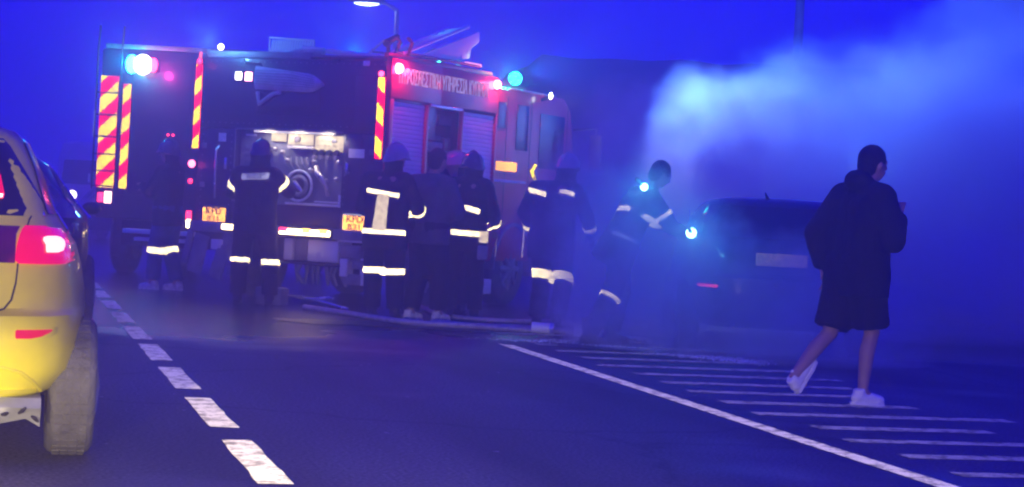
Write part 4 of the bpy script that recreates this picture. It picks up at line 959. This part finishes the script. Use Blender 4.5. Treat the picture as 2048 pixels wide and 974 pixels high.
for i, (x, z) in enumerate(((1.49, .83), (1.56, .87), (1.50, .42), (1.0, .1))):
    pass

# hoses, ground gear, foam ------------------------------------------------
def hose(pts, r_, label, m_="hose"):
    P_ = [V3(p_) for p_ in pts]; out = []
    for i in range(len(P_)-1):
        a, b_, c, d = P_[max(i-1, 0)], P_[i], P_[i+1], P_[min(i+2, len(P_)-1)]
        for k in range(8):
            t = k/8; out.append(.5*((2*b_)+(c-a)*t+(2*a-5*b_+4*c-d)*t*t+(3*b_-a-3*c+d)*t**3))
    out.append(P_[-1]); o = MB().tube(out, r_, 8, ry=.8).build("fire_hose", m_, smooth=True, label=label, cat="hose", group="hoses lying across the wet road"); return o
hose([(-2.2, 21.6, .03), (-1.7, 20.9, .03), (-1.0, 19.9, .03), (-.3, 19.8, .03), (.1, 19.6, .03), (.5, 19.75, .03), (.9, 19.6, .03)], .035, "pale hose running from the pump bay past the firefighters' feet")
hose([(-.75, 20.2, .03), (-.3, 19.95, .03), (.2, 20.0, .03), (.6, 19.9, .03), (1.1, 19.3, .03), (1.35, 18.9, .03)], .03, "thinner hose running towards the smoking car")
hose([(-1.0, 22.9, .03), (-.6, 21.3, .03), (0, 21.0, .03), (.5, 21.3, .03), (1.5, 21.6, .03)], .035, "hose lying along the side of the red engine")
def shape(mb, name, m_, label, cat): return mb.build(name, m_, None, bevel=.008, label=label, cat=cat)
kb = empty("equipment_box", (.80, 19.55, 0), 10, label="low greenish box on the wet road by the smoke edge", cat="box")
MB().box(-.14, .14, -.1, .1, 0, .10).build("case", "shutter", kb, bevel=.01); MB().box(-.15, .15, -.11, .11, .102, .13).build("lid", "panelw", kb, bevel=.008); MB().box(-.04, .04, -.12, -.108, .07, .1).build("latch", "black", kb)
cn = empty("hydrant_valve", (.98, 18.9, 0), 0, label="small upright hose coupling standing on the road near the car", cat="valve")
MB().disc((0, 0, .012), (0, 0, 1), .06, .024, 16).build("flange", "shutter", cn); MB().tube([(0, 0, .02), (0, 0, .13)], [.022, .02], 12).build("stem", "panelw", cn, smooth=True); MB().tube([(-.04, 0, .135), (.04, 0, .135)], .01, 8).build("handle", "brass", cn)
cp_ = empty("hose_coupling", (.33, 19.6, 0), 15, label="pale metal coupling on the hose beside a boot", cat="hose coupling")
MB().disc((0, 0, .06), (1, .1, 0), .055, .18, 16).build("sleeve", "shutter", cp_); MB().disc((.11, .01, .06), (1, .1, 0), .065, .04, 16).build("collar", "steel", cp_)
lb = empty("toolbox", (-2.62, 22.1, 0), 20, label="grey tool case on the ground by the pump firefighter's boots", cat="tool case")
MB().box(-.16, .16, -.1, .1, .01, .2).build("case", "alud", lb, bevel=.015); MB().tube([(-.06, 0, .2), (-.06, 0, .25), (.06, 0, .25), (.06, 0, .2)], .01, 8).build("handle", "black", lb)
hl = empty("standpipe", (-2.72, 22.35, 0), 0, label="reddish standing hose between the pump firefighter's legs", cat="hose")
MB().tube([(0, 0, .02), (.0, 0, .3), (-.02, .1, .62), (-.03, .25, .85)], .045, 12).build("pipe", mat("faded_red_hose", (.35, .12, .12), .8, noise=.25), hl, smooth=True); MB().disc((0, 0, .03), (0, 0, 1), .06, .05, 14).build("foot_coupling", "brass", hl)
# foam by the smoking car, plus pale flecks put in for wet-road sparkle
fm = MB(); random.seed(7)
for i in range(3400):
    t = random.random(); x = .82+t*1.35+random.gauss(0, .08); y = 18.15-t*1.0+random.gauss(0, .16)+.10
    if i % 4 == 0: x = -.02+random.gauss(0, .20)+.25*t; y = 18.75+random.gauss(0, .13)-.3*t  # flecks standing in for the cyan reflection on the wet road
    s_ = random.uniform(.003, .009); a = random.random()*6
    fm.add([(x+s_*math.cos(a+k*2.1), y+s_*math.sin(a+k*2.1), .003) for k in range(3)]+[(x, y, s_*.9+.004)], [(0, 1, 3), (1, 2, 3), (2, 0, 3)])
fm.build("foam", mat("foam", (.8, .88, .88), .35, noise=.3), kind="stuff")
# standing water round the crew
def puddle(cx, cy, rx, ry, label, seed):
    rnd = random.Random(seed); ph = [rnd.uniform(0, 6.28) for _ in range(4)]; n = 40; v = [(cx, cy, .009)]
    for i in range(n):
        a = 2*math.pi*i/n; k = 1+.22*math.sin(2*a+ph[0])+.16*math.sin(3*a+ph[1])+.1*math.sin(7*a+ph[2])+rnd.uniform(-.05, .05)
        v.append((cx+rx*k*math.cos(a), cy+ry*k*math.sin(a), .008))
    MB().add(v, [(0, i+1, (i+1) % n+1) for i in range(n)]).build("puddle", "water", label=label, cat="puddle", group="puddles on the wet road")
M["water"] = mat("water_film", (.02, .02, .025), .3, spec=1., noise=.2, scale=4, bump=1., bscale=18)
puddle(-.05, 18.75, .42, .32, "puddle with a cyan glint at the start of the white edge line", 1)
puddle(-1.75, 19.6, .55, .35, "puddle catching red light left of the strip-backed firefighter", 2)
puddle(-.8, 19.5, .5, .3, "puddle in front of the pale trainers", 3)
puddle(1.3, 17.9, .75, .3, "long puddle edged with foam below the bending firefighter", 4)
lm = MB()
for i in range(26):
    u = random.uniform(-3, 0); y = random.uniform(9, 15); s_ = random.uniform(.006, .02)
    lm.add([(u+s_*math.cos(k*1.3+i), y+s_*math.sin(k*1.3+i), .005+.002*(k % 2)) for k in range(5)], [(0, 1, 2, 3, 4)])
lm.build("litter", "hose", kind="stuff")

# ------------------------------------------------------------------ smoke from the car
def smoke():
    m = bpy.data.materials.new("smoke"); m.use_nodes = True; nt = m.node_tree; N = nt.nodes; L = nt.links
    for n in list(N): N.remove(n)
    out = N.new("ShaderNodeOutputMaterial"); v = N.new("ShaderNodeVolumePrincipled"); L.new(v.outputs[0], out.inputs["Volume"])
    v.inputs["Color"].default_value = (.86, .88, .92, 1); v.inputs["Anisotropy"].default_value = .0
    tc = N.new("ShaderNodeTexCoord")
    nz = N.new("ShaderNodeTexNoise"); nz.inputs["Scale"].default_value = .75; nz.inputs["Detail"].default_value = 6; nz.inputs["Roughness"].default_value = .70
    L.new(tc.outputs["Object"], nz.inputs["Vector"])
    sub = N.new("ShaderNodeVectorMath"); sub.operation = 'SUBTRACT'; L.new(nz.outputs["Color"], sub.inputs[0]); sub.inputs[1].default_value = (.5, .5, .5)
    sc = N.new("ShaderNodeVectorMath"); sc.operation = 'SCALE'; L.new(sub.outputs[0], sc.inputs[0]); sc.inputs["Scale"].default_value = 2.0
    ad = N.new("ShaderNodeVectorMath"); ad.operation = 'ADD'; L.new(tc.outputs["Object"], ad.inputs[0]); L.new(sc.outputs[0], ad.inputs[1])
    last = None
    for (x, y, z, r_, w) in BLOBS:
        d = N.new("ShaderNodeVectorMath"); d.operation = 'DISTANCE'; L.new(ad.outputs[0], d.inputs[0]); d.inputs[1].default_value = (x, y, z)
        mr = N.new("ShaderNodeMapRange"); mr.inputs[1].default_value = r_; mr.inputs[2].default_value = r_*.8; mr.inputs[3].default_value = 0; mr.inputs[4].default_value = w
        mr.interpolation_type = 'SMOOTHSTEP'; L.new(d.outputs["Value"], mr.inputs[0])
        if last is None: last = mr.outputs[0]
        else:
            mx = N.new("ShaderNodeMath"); mx.operation = 'MAXIMUM'; L.new(last, mx.inputs[0]); L.new(mr.outputs[0], mx.inputs[1]); last = mx.outputs[0]
    n2 = N.new("ShaderNodeTexNoise"); n2.inputs["Scale"].default_value = 1.1; n2.inputs["Detail"].default_value = 4; L.new(ad.outputs[0], n2.inputs["Vector"])
    m2 = N.new("ShaderNodeMapRange"); m2.inputs[1].default_value = .3; m2.inputs[2].default_value = .65; m2.inputs[3].default_value = .25; m2.inputs[4].default_value = 2.; L.new(n2.outputs[0], m2.inputs[0])
    ml = N.new("ShaderNodeMath"); ml.operation = 'MULTIPLY'; L.new(last, ml.inputs[0]); L.new(m2.outputs[0], ml.inputs[1])
    L.new(ml.outputs[0], v.inputs["Density"])
    MB().box(-1.5, 17, 16.6, 36, .02, 10).build("smoke", m, kind="stuff", label="pale smoke pouring from the dark hatchback")
# x, y, z, radius, density
BLOBS = [(2.9, 22.3, 1.4, 1.2, .7), (2.7, 24.3, 1.9, 1.15, .8), (2.9, 26.6, 1.9, 1.35, .8), (3.4, 28.4, 2.1, 1.45, .8), (4.1, 29.0, 2.5, 1.4, .8), (5.6, 29.2, 2.1, 2.1, .9), (7.3, 30.5, 3.2, 2.0, .9), (9.2, 31, 4.4, 2.6, .9), (11.0, 31.5, 5.8, 3.0, .9),
         (3.9, 26.0, 1.6, 1.9, .9), (5.4, 25.5, 1.5, 2.3, .9), (7.8, 28, 1.9, 2.8, .9), (10.5, 29, 3.0, 3.3, .9), (6.4, 23.6, .9, 2.4, .9), (9.2, 24.6, 1.2, 2.9, .9), (4.6, 22.3, .4, 1.6, .6), (.9, 19.9, .9, 1.15, .38), (1.3, 20.8, 1.5, 1.15, .4), (3.2, 20.9, .9, 1.1, .35), (1.15, 17.9, .7, 1.0, .8), (2.5, 17.7, .2, 1.1, .5)]
smoke()

# ------------------------------------------------------------------ haze: tinted volume added for the blue glare veil and lamp glow
hz = bpy.data.materials.new("glare_haze"); hz.use_nodes = True; nt = hz.node_tree
for n in list(nt.nodes): nt.nodes.remove(n)
o_ = nt.nodes.new("ShaderNodeOutputMaterial"); v_ = nt.nodes.new("ShaderNodeVolumePrincipled"); nt.links.new(v_.outputs[0], o_.inputs["Volume"])
v_.inputs["Density"].default_value = HAZE; v_.inputs["Color"].default_value = (.66, .58, .98, 1); v_.inputs["Anisotropy"].default_value = .84
MB().box(-170, 170, -25, 310, -1.1, 10.4).build("haze", hz, kind="stuff")
